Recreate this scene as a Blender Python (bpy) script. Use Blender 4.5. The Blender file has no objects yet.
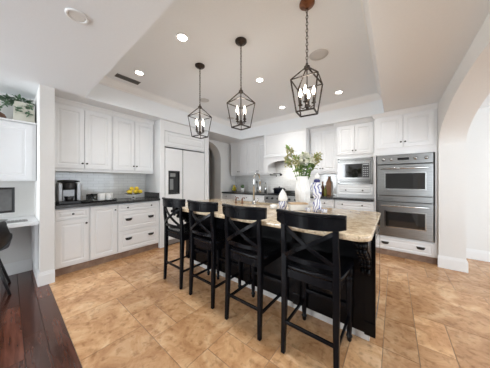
import bpy, bmesh, math, random
from mathutils import Vector, Matrix
random.seed(7)
PI = math.pi
C = bpy.context.scene.collection
sc = bpy.context.scene

# ---------------------------------------------------------------- camera
cam = bpy.data.cameras.new('camera'); cam_o = bpy.data.objects.new('camera', cam); C.objects.link(cam_o)
cam.sensor_width = 36; cam.lens = 188/490*36; cam.shift_y = -3/490; cam.clip_start = .05
cam_o.location = (0, 0, 1.25); cam_o.rotation_euler = (PI/2, 0, math.atan(149/188))
sc.camera = cam_o
# ---------------------------------------------------------------- world
w = bpy.data.worlds.new('world'); sc.world = w; w.use_nodes = True
w.node_tree.nodes['Background'].inputs[0].default_value = (.80, .90, 1, 1)
w.node_tree.nodes['Background'].inputs[1].default_value = 1.3
# ---------------------------------------------------------------- large lights added out of view, at assumed window openings
def area(name, loc, rot, sx, sy, power, col=(1, 1, 1)):
    l = bpy.data.lights.new(name, 'AREA'); l.shape = 'RECTANGLE'; l.size = sx; l.size_y = sy; l.energy = power; l.color = col
    o = bpy.data.objects.new(name, l); C.objects.link(o); o.location = loc; o.rotation_euler = rot; return o
area('added_rear_light', (-3.05, -4.28, 1.35), (PI/2+.25, 0, 0), 1.5, 1.9, 72, (.92, .96, 1))
area('added_rear_light_right', (2.7, -4.28, 1.35), (PI/2+.25, 0, 0), 3.0, 1.9, 40, (.84, .92, 1))
area('added_dining_light', (4.3, 2.0, 1.4), (PI/2+.3, 0, PI/2), 3.4, 2.0, 33, (.84, .92, 1))
# ---------------------------------------------------------------- exposure
vs = sc.view_settings; vs.view_transform = 'Standard'; vs.look = 'None'; vs.gamma = 1; vs.use_curve_mapping = False
vs.exposure = 1.1

# ================================================================ materials
def new_mat(name, col, rough=.5, metal=0, spec=.5, coat=0):
    m = bpy.data.materials.new(name); m.use_nodes = True
    b = m.node_tree.nodes['Principled BSDF']
    b.inputs['Base Color'].default_value = (*col, 1); b.inputs['Roughness'].default_value = rough
    b.inputs['Metallic'].default_value = metal; b.inputs['Specular IOR Level'].default_value = spec
    b.inputs['Coat Weight'].default_value = coat
    return m
def nd(m, t): return m.node_tree.nodes.new(t)
def lk(m, a, b): m.node_tree.links.new(a, b)
def bsdf(m): return m.node_tree.nodes['Principled BSDF']
def ramp(m, stops):
    r = nd(m, 'ShaderNodeValToRGB'); e = r.color_ramp.elements
    while len(e) < len(stops): e.new(.5)
    for i, (p, c) in enumerate(stops): e[i].position = p; e[i].color = (*c, 1)
    return r
def noise(m, scale, detail=4, rough=.6, coord=None, sc3=None):
    n = nd(m, 'ShaderNodeTexNoise'); n.inputs['Scale'].default_value = scale; n.inputs['Detail'].default_value = detail
    n.inputs['Roughness'].default_value = rough
    tc = nd(m, 'ShaderNodeTexCoord'); src = tc.outputs['Object']
    if sc3:
        mp = nd(m, 'ShaderNodeMapping'); mp.inputs['Scale'].default_value = sc3; lk(m, src, mp.inputs[0]); src = mp.outputs[0]
    lk(m, src, n.inputs['Vector']); return n
def bump(m, src, strength=.2, dist=.01):
    b = nd(m, 'ShaderNodeBump'); b.inputs['Strength'].default_value = strength; b.inputs['Distance'].default_value = dist
    lk(m, src, b.inputs['Height']); lk(m, b.outputs[0], bsdf(m).inputs['Normal'])
def noisy(name, stops, scale, rough=.5, metal=0, detail=4, bmp=0, sc3=None, coat=0, spec=.5):
    m = new_mat(name, stops[0][1], rough, metal, spec, coat)
    n = noise(m, scale, detail, .6, sc3=sc3); r = ramp(m, stops); lk(m, n.outputs[0], r.inputs[0]); lk(m, r.outputs[0], bsdf(m).inputs['Base Color'])
    if bmp: bump(m, n.outputs[0], bmp, .004)
    return m
def emis(name, col, s):
    m = new_mat(name, col); b = bsdf(m); b.inputs['Emission Color'].default_value = (*col, 1); b.inputs['Emission Strength'].default_value = s; return m

WALL = noisy('wall_paint', [(.3, (.79, .78, .755)), (.7, (.81, .80, .775))], 60, .85, bmp=.05)
CEIL = noisy('ceiling_paint', [(.3, (.84, .865, .885)), (.7, (.86, .885, .905))], 60, .9, bmp=.05)
WHITE = noisy('cabinet_paint', [(.3, (.84, .85, .855)), (.7, (.86, .87, .875))], 8, .38)
TRIM = noisy('trim_paint', [(.3, (.85, .85, .84)), (.7, (.87, .87, .86))], 8, .45)
BLACKW = noisy('black_stool_wood', [(.3, (.003, .0033, .0045)), (.75, (.007, .007, .009))], 14, .24, sc3=(1, 1, .2), spec=.12)
PLW = noisy('plinth_shaded_white', [(.3, (.50, .485, .46)), (.7, (.58, .565, .54))], 12, .5)  # white plinth greyed: shade around the stools is put into the colour
GLOSSB = noisy('black_gloss_lacquer', [(.3, (.003, .003, .004)), (.7, (.006, .006, .007))], 6, .08, coat=1)
BLACKP = noisy('black_island_paint', [(.3, (.002, .002, .0025)), (.7, (.004, .004, .005))], 6, .25, spec=.15)
KNOB = noisy('pewter_hardware', [(.3, (.03, .03, .03)), (.7, (.06, .055, .05))], 80, .35, .9)
BRONZE = noisy('dark_bronze_metal', [(.3, (.035, .028, .024)), (.7, (.07, .055, .045))], 60, .4, .85)
COPPER = noisy('copper_bronze', [(.3, (.16, .07, .035)), (.7, (.25, .11, .06))], 60, .4, .85)
STEEL = noisy('brushed_steel', [(.3, (.22, .22, .215)), (.7, (.35, .35, .34))], 30, .28, .95, sc3=(.2, 1, 12))
CHROME = noisy('polished_steel', [(.3, (.50, .50, .49)), (.7, (.60, .60, .59))], 20, .15, 1)
DGLASS = noisy('dark_oven_glass', [(.3, (.006, .006, .006)), (.7, (.012, .011, .010))], 5, .06, coat=.4)
BPLAST = noisy('black_plastic', [(.3, (.012, .012, .013)), (.7, (.022, .022, .024))], 40, .35)
GPLAST = noisy('silver_plastic', [(.3, (.26, .26, .26)), (.7, (.34, .34, .34))], 20, .3, .5)
DSTONE = noisy('dark_granite', [(.35, (.016, .016, .017)), (.55, (.045, .045, .046)), (.72, (.11, .11, .11))], 140, .22, detail=6)
PLINTH = noisy('plinth_tile', [(.3, (.20, .12, .08)), (.7, (.38, .26, .19))], 9, .5, detail=6)
WOODB = noisy('cutting_board_wood', [(.3, (.22, .09, .035)), (.7, (.36, .17, .07))], 10, .45, sc3=(8, 8, 1))
CERAM = noisy('white_ceramic', [(.3, (.82, .82, .80)), (.7, (.86, .86, .84))], 10, .25)
CREAM = noisy('cream_glaze', [(.3, (.62, .60, .50)), (.7, (.72, .70, .61))], 6, .45)
GRILLE = noisy('dark_vent_metal', [(.3, (.10, .095, .085)), (.7, (.14, .13, .12))], 40, .6)
SPKR = noisy('speaker_grille', [(.3, (.56, .55, .54)), (.7, (.62, .61, .60))], 300, .8)
LEMON = noisy('lemon_peel', [(.3, (.80, .56, .03)), (.7, (.90, .68, .06))], 40, .45, bmp=.2)
LIME = noisy('green_yellow_fruit', [(.3, (.50, .52, .06)), (.7, (.75, .70, .12))], 20, .45)
LEAF = noisy('leaf_green', [(.3, (.035, .10, .03)), (.7, (.10, .20, .06))], 12, .5)
LEAF2 = noisy('pale_leaf_green', [(.3, (.14, .26, .06)), (.7, (.30, .42, .12))], 12, .5)
LEAF3 = noisy('dusty_leaf_green', [(.3, (.07, .15, .08)), (.7, (.20, .30, .19))], 12, .5)
PETAL = noisy('cream_petal', [(.3, (.80, .80, .66)), (.7, (.90, .90, .80))], 20, .6)
BUD = noisy('dry_green_bloom', [(.3, (.30, .30, .10)), (.7, (.55, .50, .25))], 30, .6)
ROPE = noisy('brown_driftwood', [(.3, (.10, .05, .03)), (.7, (.24, .13, .08))], 25, .7)
NAVY = noisy('dark_enamel', [(.3, (.006, .008, .014)), (.7, (.010, .013, .020))], 8, .2)
INDIGO = noisy('navy_glaze', [(.3, (.015, .018, .11)), (.7, (.03, .035, .17))], 8, .3)
AMBER = noisy('amber_bottle', [(.3, (.05, .02, .006)), (.7, (.09, .04, .01))], 8, .15)
OLIVE = noisy('olive_bottle', [(.3, (.12, .12, .02)), (.7, (.2, .19, .03))], 8, .15)
BOXW = noisy('white_box', [(.3, (.78, .77, .73)), (.7, (.84, .83, .79))], 12, .5)
TAN = noisy('tan_lid', [(.3, (.50, .34, .20)), (.7, (.60, .43, .27))], 12, .5, sc3=(8, 1, 1))
SCREEN = noisy('monitor_glass', [(.3, (.10, .10, .10)), (.7, (.17, .17, .17))], 4, .15)
BULB = emis('candle_bulb', (1, .87, .70), 7)
DOWN = emis('downlight_lens', (1, .95, .86), 9)
DOWNOFF = noisy('unlit_lens', [(.3, (.80, .79, .76)), (.7, (.84, .83, .80))], 20, .4)

def glass_mat(name, col=(1, 1, 1), rough=.02):
    m = new_mat(name, col, rough); bsdf(m).inputs['Transmission Weight'].default_value = 1; bsdf(m).inputs['IOR'].default_value = 1.15
    n = noise(m, 6); r = ramp(m, [(.3, col), (.7, tuple(min(1, c*1.01) for c in col))]); lk(m, n.outputs[0], r.inputs[0]); lk(m, r.outputs[0], bsdf(m).inputs['Base Color'])
    return m
GLASS = glass_mat('clear_glass', (.97, .98, .98))

# blue and white painted ceramic
BLUEW = new_mat('blue_white_glaze', (.8, .8, .85), .25)
_v = nd(BLUEW, 'ShaderNodeTexWave'); _v.inputs['Scale'].default_value = 9; _v.inputs['Distortion'].default_value = 14; _v.inputs['Detail'].default_value = 2
_tc = nd(BLUEW, 'ShaderNodeTexCoord'); lk(BLUEW, _tc.outputs['Object'], _v.inputs['Vector'])
_r = ramp(BLUEW, [(.0, (.06, .07, .28)), (.13, (.22, .24, .46)), (.24, (.74, .75, .80)), (1, (.80, .81, .84))]); lk(BLUEW, _v.outputs[0], _r.inputs[0]); lk(BLUEW, _r.outputs[0], bsdf(BLUEW).inputs['Base Color'])

# island granite
GRAN = new_mat('beige_granite', (.6, .5, .38), .12, coat=.3)
n1 = noise(GRAN, 16, 8, .7); n2 = noise(GRAN, 85, 4, .6)
r1 = ramp(GRAN, [(.30, (.26, .18, .11)), (.41, (.54, .41, .27)), (.54, (.75, .61, .43)), (.72, (.86, .77, .62))])
r2 = ramp(GRAN, [(.30, (.20, .16, .13)), (.43, (.82, .78, .72)), (.55, (1, 1, 1))])
mx = nd(GRAN, 'ShaderNodeMixRGB'); mx.blend_type = 'MULTIPLY'; mx.inputs[0].default_value = .65
lk(GRAN, n1.outputs[0], r1.inputs[0]); lk(GRAN, n2.outputs[0], r2.inputs[0]); lk(GRAN, r1.outputs[0], mx.inputs[1]); lk(GRAN, r2.outputs[0], mx.inputs[2]); lk(GRAN, mx.outputs[0], bsdf(GRAN).inputs['Base Color'])

# travertine
TILE = new_mat('travertine_tile', (.5, .33, .2), .27)
at = nd(TILE, 'ShaderNodeAttribute'); at.attribute_name = 'tone'
off = nd(TILE, 'ShaderNodeVectorMath'); off.operation = 'MULTIPLY_ADD'; tc = nd(TILE, 'ShaderNodeTexCoord')
off.inputs[1].default_value = (40, 40, 40); lk(TILE, at.outputs['Color'], off.inputs[0]); lk(TILE, tc.outputs['Object'], off.inputs[2])
na = nd(TILE, 'ShaderNodeTexNoise'); na.inputs['Scale'].default_value = 5.2; na.inputs['Detail'].default_value = 9; na.inputs['Roughness'].default_value = .66; na.inputs['Distortion'].default_value = .6
lk(TILE, off.outputs[0], na.inputs['Vector'])
ra = ramp(TILE, [(.30, (.44, .225, .100)), (.43, (.57, .315, .152)), (.54, (.69, .415, .215)), (.68, (.82, .56, .335))]); lk(TILE, na.outputs[0], ra.inputs[0])
nb = nd(TILE, 'ShaderNodeTexNoise'); nb.inputs['Scale'].default_value = 22; nb.inputs['Detail'].default_value = 5; lk(TILE, off.outputs[0], nb.inputs['Vector'])
rb = ramp(TILE, [(.32, (.60, .53, .46)), (.47, (1, 1, 1))]); lk(TILE, nb.outputs[0], rb.inputs[0])
m1 = nd(TILE, 'ShaderNodeMixRGB'); m1.blend_type = 'MULTIPLY'; m1.inputs[0].default_value = .7; lk(TILE, ra.outputs[0], m1.inputs[1]); lk(TILE, rb.outputs[0], m1.inputs[2])
sepc = nd(TILE, 'ShaderNodeSeparateColor'); lk(TILE, at.outputs['Color'], sepc.inputs[0])
rt = ramp(TILE, [(0, (.80, .77, .74)), (.5, (.94, .93, .92)), (1, (1.08, 1.08, 1.08))]); lk(TILE, sepc.outputs[0], rt.inputs[0])
m2 = nd(TILE, 'ShaderNodeMixRGB'); m2.blend_type = 'MULTIPLY'; m2.inputs[0].default_value = 1; lk(TILE, m1.outputs[0], m2.inputs[1]); lk(TILE, rt.outputs[0], m2.inputs[2])
lk(TILE, m2.outputs[0], bsdf(TILE).inputs['Base Color']); bump(TILE, nb.outputs[0], .12, .004)
GROUT = noisy('tile_grout', [(.3, (.26, .175, .115)), (.7, (.33, .225, .15))], 20, .8)

# dark wood planks
PLANK = new_mat('dark_wood_plank', (.08, .03, .02), .2, coat=.2)
at2 = nd(PLANK, 'ShaderNodeAttribute'); at2.attribute_name = 'tone'
o2 = nd(PLANK, 'ShaderNodeVectorMath'); o2.operation = 'MULTIPLY_ADD'; o2.inputs[1].default_value = (30, 30, 30); tc2 = nd(PLANK, 'ShaderNodeTexCoord')
mp2 = nd(PLANK, 'ShaderNodeMapping'); mp2.inputs['Scale'].default_value = (.8, 9, 1); lk(PLANK, tc2.outputs['Object'], mp2.inputs[0])
lk(PLANK, at2.outputs['Color'], o2.inputs[0]); lk(PLANK, mp2.outputs[0], o2.inputs[2])
np_ = nd(PLANK, 'ShaderNodeTexNoise'); np_.inputs['Scale'].default_value = 4; np_.inputs['Detail'].default_value = 8; lk(PLANK, o2.outputs[0], np_.inputs['Vector'])
rp = ramp(PLANK, [(.3, (.050, .018, .011)), (.5, (.095, .034, .021)), (.7, (.145, .056, .036))]); lk(PLANK, np_.outputs[0], rp.inputs[0]); 
rq = ramp(PLANK, [(0, (.6, .55, .52)), (.5, (.95, .9, .87)), (1, (1.4, 1.25, 1.15))]); sq = nd(PLANK, 'ShaderNodeSeparateColor'); lk(PLANK, at2.outputs['Color'], sq.inputs[0]); lk(PLANK, sq.outputs[1], rq.inputs[0])
mq = nd(PLANK, 'ShaderNodeMixRGB'); mq.blend_type = 'MULTIPLY'; mq.inputs[0].default_value = 1; lk(PLANK, rp.outputs[0], mq.inputs[1]); lk(PLANK, rq.outputs[0], mq.inputs[2]); lk(PLANK, mq.outputs[0], bsdf(PLANK).inputs['Base Color'])
SEAM = noisy('plank_seam', [(.3, (.008, .004, .003)), (.7, (.012, .006, .004))], 20, .7)

# glazed subway tile backsplash
def subway(name, plane):
    m = new_mat(name, (.8, .8, .79), .12, coat=.3)
    t = nd(m, 'ShaderNodeTexCoord'); s = nd(m, 'ShaderNodeSeparateXYZ'); c = nd(m, 'ShaderNodeCombineXYZ')
    lk(m, t.outputs['Object'], s.inputs[0]); lk(m, s.outputs['Y' if plane == 'x' else 'X'], c.inputs[0]); lk(m, s.outputs['Z'], c.inputs[1])
    b = nd(m, 'ShaderNodeTexBrick'); b.inputs['Scale'].default_value = 1; b.inputs['Brick Width'].default_value = .15; b.inputs['Row Height'].default_value = .05
    b.inputs['Mortar Size'].default_value = .0025; b.inputs['Mortar Smooth'].default_value = .6; b.inputs['Color1'].default_value = (.84, .84, .82, 1); b.inputs['Color2'].default_value = (.79, .79, .77, 1); b.inputs['Mortar'].default_value = (.60, .59, .57, 1)
    lk(m, c.outputs[0], b.inputs['Vector']); lk(m, b.outputs['Color'], bsdf(m).inputs['Base Color'])
    inv = nd(m, 'ShaderNodeMath'); inv.operation = 'SUBTRACT'; inv.inputs[0].default_value = 1; lk(m, b.outputs['Fac'], inv.inputs[1]); bump(m, inv.outputs[0], .5, .004)
    return m
SUBX = subway('subway_tile_side', 'x'); SUBY = subway('subway_tile_rear', 'y')

# ================================================================ mesh helpers
class MB:
    def __init__(s): s.bm = bmesh.new(); s.mi = 0
    def face(s, vs, smooth=False):
        try:
            f = s.bm.faces.new(vs); f.smooth = smooth; f.material_index = s.mi; return f
        except ValueError: return None
    def box(s, x0, x1, y0, y1, z0, z1):
        v = [s.bm.verts.new(p) for p in [(x0,y0,z0),(x1,y0,z0),(x1,y1,z0),(x0,y1,z0),(x0,y0,z1),(x1,y0,z1),(x1,y1,z1),(x0,y1,z1)]]
        for q in [(0,3,2,1),(4,5,6,7),(0,1,5,4),(1,2,6,5),(2,3,7,6),(3,0,4,7)]: s.face([v[i] for i in q])
        return s
    def loft(s, rings, smooth=False, cap=True, closed=True):
        R = [[s.bm.verts.new(p) for p in r] for r in rings]
        n = len(R[0])
        for a, b in zip(R, R[1:]):
            for i in range(n if closed else n-1):
                j = (i+1) % n; s.face([a[i], a[j], b[j], b[i]], smooth)
        if cap and closed: s.face(R[0][::-1]); s.face(R[-1])
        return s
    def lathe(s, prof, c=(0,0,0), n=20, axis='z', smooth=True, cap=True):
        rings = []
        for r, h in prof:
            ring = []
            for i in range(n):
                a = 2*PI*i/n; x, y = r*math.cos(a), r*math.sin(a)
                p = {'z': (x, y, h), 'y': (x, h, -y), 'x': (h, x, y)}[axis]
                ring.append((c[0]+p[0], c[1]+p[1], c[2]+p[2]))
            rings.append(ring)
        return s.loft(rings, smooth, cap)
    def tube(s, pts, r, n=8, smooth=True):
        pts = [Vector(p) for p in pts]; rings = []
        rr = r if isinstance(r, (list, tuple)) else [r]*len(pts)
        up = None
        for i, p in enumerate(pts):
            t = (pts[min(i+1, len(pts)-1)] - pts[max(i-1, 0)]).normalized()
            if up is None:
                up = Vector((0,0,1)) if abs(t.z) < .9 else Vector((1,0,0))
            u = (up - t*up.dot(t)).normalized(); v = t.cross(u); up = u
            rings.append([tuple(p + (u*math.cos(2*PI*k/n) + v*math.sin(2*PI*k/n))*rr[i]) for k in range(n)])
        return s.loft(rings, smooth)
    def bar(s, pts, wa, wb, side=(1,0,0)):
        """rectangular section bar along pts; wa along 'side', wb across"""
        pts = [Vector(p) for p in pts]; rings = []; sd = Vector(side)
        for i, p in enumerate(pts):
            t = (pts[min(i+1, len(pts)-1)] - pts[max(i-1, 0)]).normalized()
            u = (sd - t*sd.dot(t)).normalized(); v = t.cross(u)
            rings.append([tuple(p + u*a*wa/2 + v*b*wb/2) for a, b in ((-1,-1),(1,-1),(1,1),(-1,1))])
        return s.loft(rings)
    def ball(s, c, rx, ry=None, rz=None, n=10):
        ry = ry or rx; rz = rz or rx; k = n//2+1
        rings = []
        for j in range(1, k):
            a = -PI/2 + PI*j/k
            rings.append([(c[0]+rx*math.cos(a)*math.cos(2*PI*i/n), c[1]+ry*math.cos(a)*math.sin(2*PI*i/n), c[2]+rz*math.sin(a)) for i in range(n)])
        return s.loft(rings, True)
    def prism(s, poly, z0, z1):
        return s.loft([[(x, y, z0) for x, y in poly], [(x, y, z1) for x, y in poly]])
    def leaf(s, p, d, L, W, nrm=None):
        p = Vector(p); d = Vector(d).normalized(); up = Vector(nrm) if nrm else Vector((0,0,1))
        sd = d.cross(up)
        if sd.length < .1: sd = Vector((1,0,0))
        sd.normalize(); nn = sd.cross(d)
        a = [p, p+d*L*.3+sd*W/2+nn*L*.04, p+d*L*.7+sd*W*.4+nn*L*.02, p+d*L-nn*L*.1, p+d*L*.7-sd*W*.4+nn*L*.02, p+d*L*.3-sd*W/2+nn*L*.04, p+d*L*.5+nn*L*.0]
        v = [s.bm.verts.new(q) for q in a]
        for q in [(0,1,6),(1,2,6),(2,3,6),(3,4,6),(4,5,6),(5,0,6)]: s.face([v[i] for i in q], True)
        return s
def obj(name, mb, mats, parent=None, bev=0, **kw):
    me = bpy.data.meshes.new(name); bmesh.ops.recalc_face_normals(mb.bm, faces=mb.bm.faces[:]); mb.bm.to_mesh(me); mb.bm.free()
    for m in (mats if isinstance(mats, (list, tuple)) else [mats]): me.materials.append(m)
    o = bpy.data.objects.new(name, me); C.objects.link(o)
    if parent: o.parent = parent
    if bev:
        b = o.modifiers.new('bevel', 'BEVEL'); b.width = bev; b.segments = 2; b.limit_method = 'ANGLE'; b.angle_limit = math.radians(40)
    for k, v in kw.items(): o[k] = v
    return o
def thing(name, label, cat, loc=(0,0,0), rotz=0, group=None):
    o = bpy.data.objects.new(name, None); C.objects.link(o); o.location = loc; o.rotation_euler = (0, 0, rotz); o.empty_display_size = .1
    o['label'] = label; o['category'] = cat
    if group: o['group'] = group
    return o
def tag(o, label, cat, group=None):
    o['label'] = label; o['category'] = cat
    if group: o['group'] = group
    return o
def struct(name, mb, mats, **k): o = obj(name, mb, mats, **k); o['kind'] = 'structure'; return o
def copy_tree(o, parent=None):
    c = o.copy(); C.objects.link(c)
    if parent: c.parent = parent
    for ch in [x for x in bpy.data.objects if x.parent == o]: copy_tree(ch, c)
    return c
def bake(o, mod_objs=()):
    dg = bpy.context.evaluated_depsgraph_get(); dg.update()
    me = bpy.data.meshes.new_from_object(o.evaluated_get(dg)); o.modifiers.clear(); o.data = me
    for x in mod_objs: bpy.data.objects.remove(x)

# ================================================================ the room
H = 2.40; TX0, TX1, TY0, TY1, TZ = -3.33, -.13, .66, 4.00, 2.75
XL, YB = -4.0, 4.55
# ---- floors: travertine in mixed sizes, boundary line at y = .31
def tile_floor():
    rnd = random.Random(11); mb = MB(); U = .205; x0, y0, x1, y1 = -5.6, .31, 4.6, 4.72
    nx, ny = int((x1-x0)/U)+1, int((y1-y0)/U)+1; occ = [[0]*ny for _ in range(nx)]
    mb.mi = 1; mb.box(x0, x1, y0, y1, -.05, -.0025); mb.mi = 0
    col = mb.bm.loops.layers.color.new('tone'); g = .0045
    for j in range(ny):
        for i in range(nx):
            if occ[i][j]: continue
            opts = [(3,2)]*4+[(2,3)]*4+[(2,2)]*4+[(1,2)]*2+[(2,1)]*2; rnd.shuffle(opts); opts.append((1,1))
            for a, b in opts:
                if all(i+p < nx and j+q < ny and not occ[i+p][j+q] for p in range(a) for q in range(b)): break
            else: a = b = 1
            for p in range(a):
                for q in range(b):
                    if i+p < nx and j+q < ny: occ[i+p][j+q] = 1
            X0, X1, Y0, Y1 = x0+i*U+g/2, min(x0+(i+a)*U-g/2, x1), y0+j*U+g/2, min(y0+(j+b)*U-g/2, y1)
            if X1-X0 < .01 or Y1-Y0 < .01: continue
            v = [mb.bm.verts.new(p) for p in [(X0,Y0,0),(X1,Y0,0),(X1,Y1,0),(X0,Y1,0)]]
            s = [mb.bm.verts.new((p.co.x, p.co.y, -.003)) for p in v]
            t = (rnd.random(), rnd.random(), rnd.random(), 1)
            fs = [mb.face(v)] + [mb.face([v[k], v[(k+1)%4], s[(k+1)%4], s[k]]) for k in range(4)]
            for f in fs:
                for l in f.loops: l[col] = t
    return struct('floor', mb, [TILE, GROUT])
tile_floor()
def plank_floor():
    rnd = random.Random(5); mb = MB(); x0, x1, y1, y0 = -4.1, 4.6, .31, -4.5; W = .117; col = mb.bm.loops.layers.color.new('tone')
    mb.mi = 1; mb.box(x0, x1, y0, y1, -.05, -.0025); mb.mi = 0
    y = y1; k = 0
    while y > y0+.01:
        x = x0 - rnd.random()*.9; g = .0035
        while x < x1:
            L = .9 + rnd.random()*1.1
            X0, X1, Y0, Y1 = max(x, x0)+g/2, min(x+L, x1)-g/2, max(y-W, y0)+g/2, y-g/2
            if X1-X0 > .02:
                v = [mb.bm.verts.new(p) for p in [(X0,Y0,0),(X1,Y0,0),(X1,Y1,0),(X0,Y1,0)]]; s = [mb.bm.verts.new((p.co.x, p.co.y, -.003)) for p in v]
                t = (rnd.random(), rnd.random(), rnd.random(), 1)
                for f in [mb.face(v)] + [mb.face([v[k], v[(k+1)%4], s[(k+1)%4], s[k]]) for k in range(4)]:
                    for l in f.loops: l[col] = t
            x += L
        y -= W
    return struct('floor', mb, [PLANK, SEAM])
plank_floor()
# ---- ceiling with the raised tray
mb = MB()
for a in [(-5.6, TX0, -4.5, 4.8), (TX1, 4.6, -4.5, 4.8), (TX0, TX1, -4.5, TY0), (TX0, TX1, TY1, 4.8)]: mb.box(a[0], a[1], a[2], a[3], H, 2.85)
mb.box(TX0, TX1, TY0, TY1, TZ, 2.85)
struct('ceiling', mb, CEIL)
mb = MB(); rings = []
for o, z in [(0,2.655),(.014,2.655),(.016,2.668),(.028,2.675),(.05,2.70),(.070,2.728),(.074,2.738),(.088,2.742),(.09,TZ)]:
    rings.append([(TX0+o,TY0+o,z),(TX1-o,TY0+o,z),(TX1-o,TY1-o,z),(TX0+o,TY1-o,z)])
mb.loft(rings, cap=False); struct('trim_1', mb, TRIM)
# ---- walls
def arch_wall(mb, axis, c0, c1, u0, u1, z1, a0, a1, zs, b, n=28):
    """solid wall between planes c0/c1 with an elliptical-headed opening a0..a1 (spring height zs, rise b)"""
    def P(c, u, z): return (c, u, z) if axis == 'x' else (u, c, z)
    def slab(ua, ub, za, zb):
        if ub-ua < 1e-4: return
        if axis == 'x': mb.box(c0, c1, ua, ub, za, zb)
        else: mb.box(ua, ub, c0, c1, za, zb)
    slab(u0, a0, 0, z1); slab(a1, u1, 0, z1)
    um = (a0+a1)/2; hw = (a1-a0)/2
    for i in range(n):
        t0, t1 = PI*(1-i/n), PI*(1-(i+1)/n)
        p, q = (um+hw*math.cos(t0), zs+b*math.sin(t0)), (um+hw*math.cos(t1), zs+b*math.sin(t1))
        mb.loft([[P(c, p[0], p[1]), P(c, q[0], q[1]), P(c, q[0], z1), P(c, p[0], z1)] for c in (c0, c1)])
mb = MB(); arch_wall(mb, 'x', -4.28, XL, -4.5, YB+.2, H, 2.93, 3.90, 1.85, .49); struct('wall_left', mb, WALL)
mb = MB(); arch_wall(mb, 'x', .51, .775, -.9, 3.92, H, .88, 3.90, 1.76, .45, 40); mb.box(.51, .775, 3.92, 4.75, 0, H); struct('wall_right', mb, WALL)
mb = MB(); mb.box(XL, .51, YB, YB+.2, 0, H); struct('wall_back', mb, WALL)
mb = MB(); mb.box(XL, -3.30, .235, .362, 0, H); struct('wall_nook', mb, WALL)
mb = MB(); mb.box(.775, 4.6, 4.63, 4.8, 0, H); struct('wall_dining', mb, WALL)
mb = MB(); mb.box(-5.6, -5.45, 2.0, 4.8, 0, H); mb.box(-5.6, -4.28, 1.9, 2.0, 0, H); mb.box(-5.6, -4.28, 4.75, 4.85, 0, H); struct('wall_hall', mb, WALL)
def window_wall(axis, c0, c1, u0, u1, a0, a1, za, zb, name):
    mb = MB()
    for p in [(u0, a0, 0, H), (a1, u1, 0, H), (a0, a1, 0, za), (a0, a1, zb, H)]:
        if axis == 'y': mb.box(p[0], p[1], c0, c1, p[2], p[3])
        else: mb.box(c0, c1, p[0], p[1], p[2], p[3])
    return struct(name, mb, WALL)
mb = MB()
for p in [(-4.1, -3.8, 0, H), (-3.8, -2.3, 0, .35), (-3.8, -2.3, 2.3, H), (-2.3, 1.2, 0, H), (1.2, 4.2, 0, .35), (1.2, 4.2, 2.3, H), (4.2, 4.6, 0, H)]: mb.box(p[0], p[1], -4.5, -4.35, p[2], p[3])
struct('wall_front', mb, WALL)
window_wall('x', 4.45, 4.6, -4.35, 4.63, .2, 3.8, .35, 2.35, 'wall_dining_side')
# ---- baseboards: profile board with a stepped top
def base(mb, x0, x1, y0, y1, dx, dy):
    for t, za, zb in [(.016, 0, .125), (.011, .125, .142), (.006, .142, .158)]:
        mb.box(x0-(t if dx < 0 else 0), x1+(t if dx > 0 else 0), y0-(t if dy < 0 else 0), y1+(t if dy > 0 else 0), za, zb)
mb = MB()
for t, za, zb in [(.016, 0, .125), (.011, .125, .142), (.006, .142, .158)]: mb.box(XL+.001, -3.30+t, .235-t, .362+.001, za, zb)
struct('baseboard_nook', mb, TRIM)
mb = MB(); base(mb, XL, XL, -4.3, .21, 1, 0); struct('baseboard_left', mb, TRIM)
mb = MB()
for t, za, zb in [(.016, 0, .14), (.011, .14, .156), (.006, .156, .17)]: mb.box(.50, .775+t, 3.90-t, 3.905, za, zb)
struct('baseboard_right', mb, TRIM)
mb = MB(); base(mb, .78, 4.4, 4.63, 4.63, 0, -1); struct('baseboard_dining', mb, TRIM)
# ---- backsplashes
mb = MB(); mb.box(XL, XL+.008, .362, 1.755, .93, 1.44); struct('trim_2', mb, SUBX)
mb = MB(); mb.box(XL, -.90, YB-.008, YB, .93, 1.80); struct('trim_3', mb, SUBY)

# ================================================================ cabinet kit (local: x across, front faces -y, z up)
def door_panel(mb, x0, x1, z0, z1, y=0, t=.02, fr=.055):
    rings = []
    for ins, d in [(0, t), (0, .002), (.002, 0), (fr, 0), (fr+.005, .007), (fr+.016, .007), (fr+.034, .0015)]:
        rings.append([(x0+ins, y+d, z0+ins), (x1-ins, y+d, z0+ins), (x1-ins, y+d, z1-ins), (x0+ins, y+d, z1-ins)])
    return mb.loft(rings)
def knob(parent, x, z, y=0):
    mb = MB(); mb.lathe([(.006, 0), (.005, -.012), (.009, -.017), (.013, -.022), (.013, -.027), (.008, -.031)], (x, y, z), 12, 'y')
    return obj('knob', mb, KNOB, parent)
def cup(parent, x, z, y=0, W=.048):
    mb = MB(); rings = []
    for k in range(7):   # half-dome cup pull
        a = PI*.5*k/6; r = math.cos(a); h = math.sin(a)
        rings.append([(x+W*math.cos(b)*(1-.15*(1-r)) if 0 else x+W*math.cos(b)*max(r, .05), y-.001-.026*h, z+.020*math.sin(b)*max(r, .05)+.006*h) for b in [PI*2*i/16 for i in range(16)]])
    mb.loft(rings, True); mb.box(x-W-.004, x+W+.004, y-.004, y, z+.012, z+.024)
    return obj('cup_pull', mb, KNOB, parent)
def crown(mb, x0, x1, y0, y1, zb=2.325, zt=2.398, L=1, R=1, P=.05):
    prof = [(0, 0), (.006, 0), (.008, .12), (.016, .2), (.6*P, .55), (.9*P, .8), (P, .85), (P, 1)]
    rings = [[(x0-o*L, y0-o, zb+(zt-zb)*k), (x1+o*R, y0-o, zb+(zt-zb)*k), (x1+o*R, y1, zb+(zt-zb)*k), (x0-o*L, y1, zb+(zt-zb)*k)] for o, k in prof]
    return mb.loft(rings)
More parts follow.
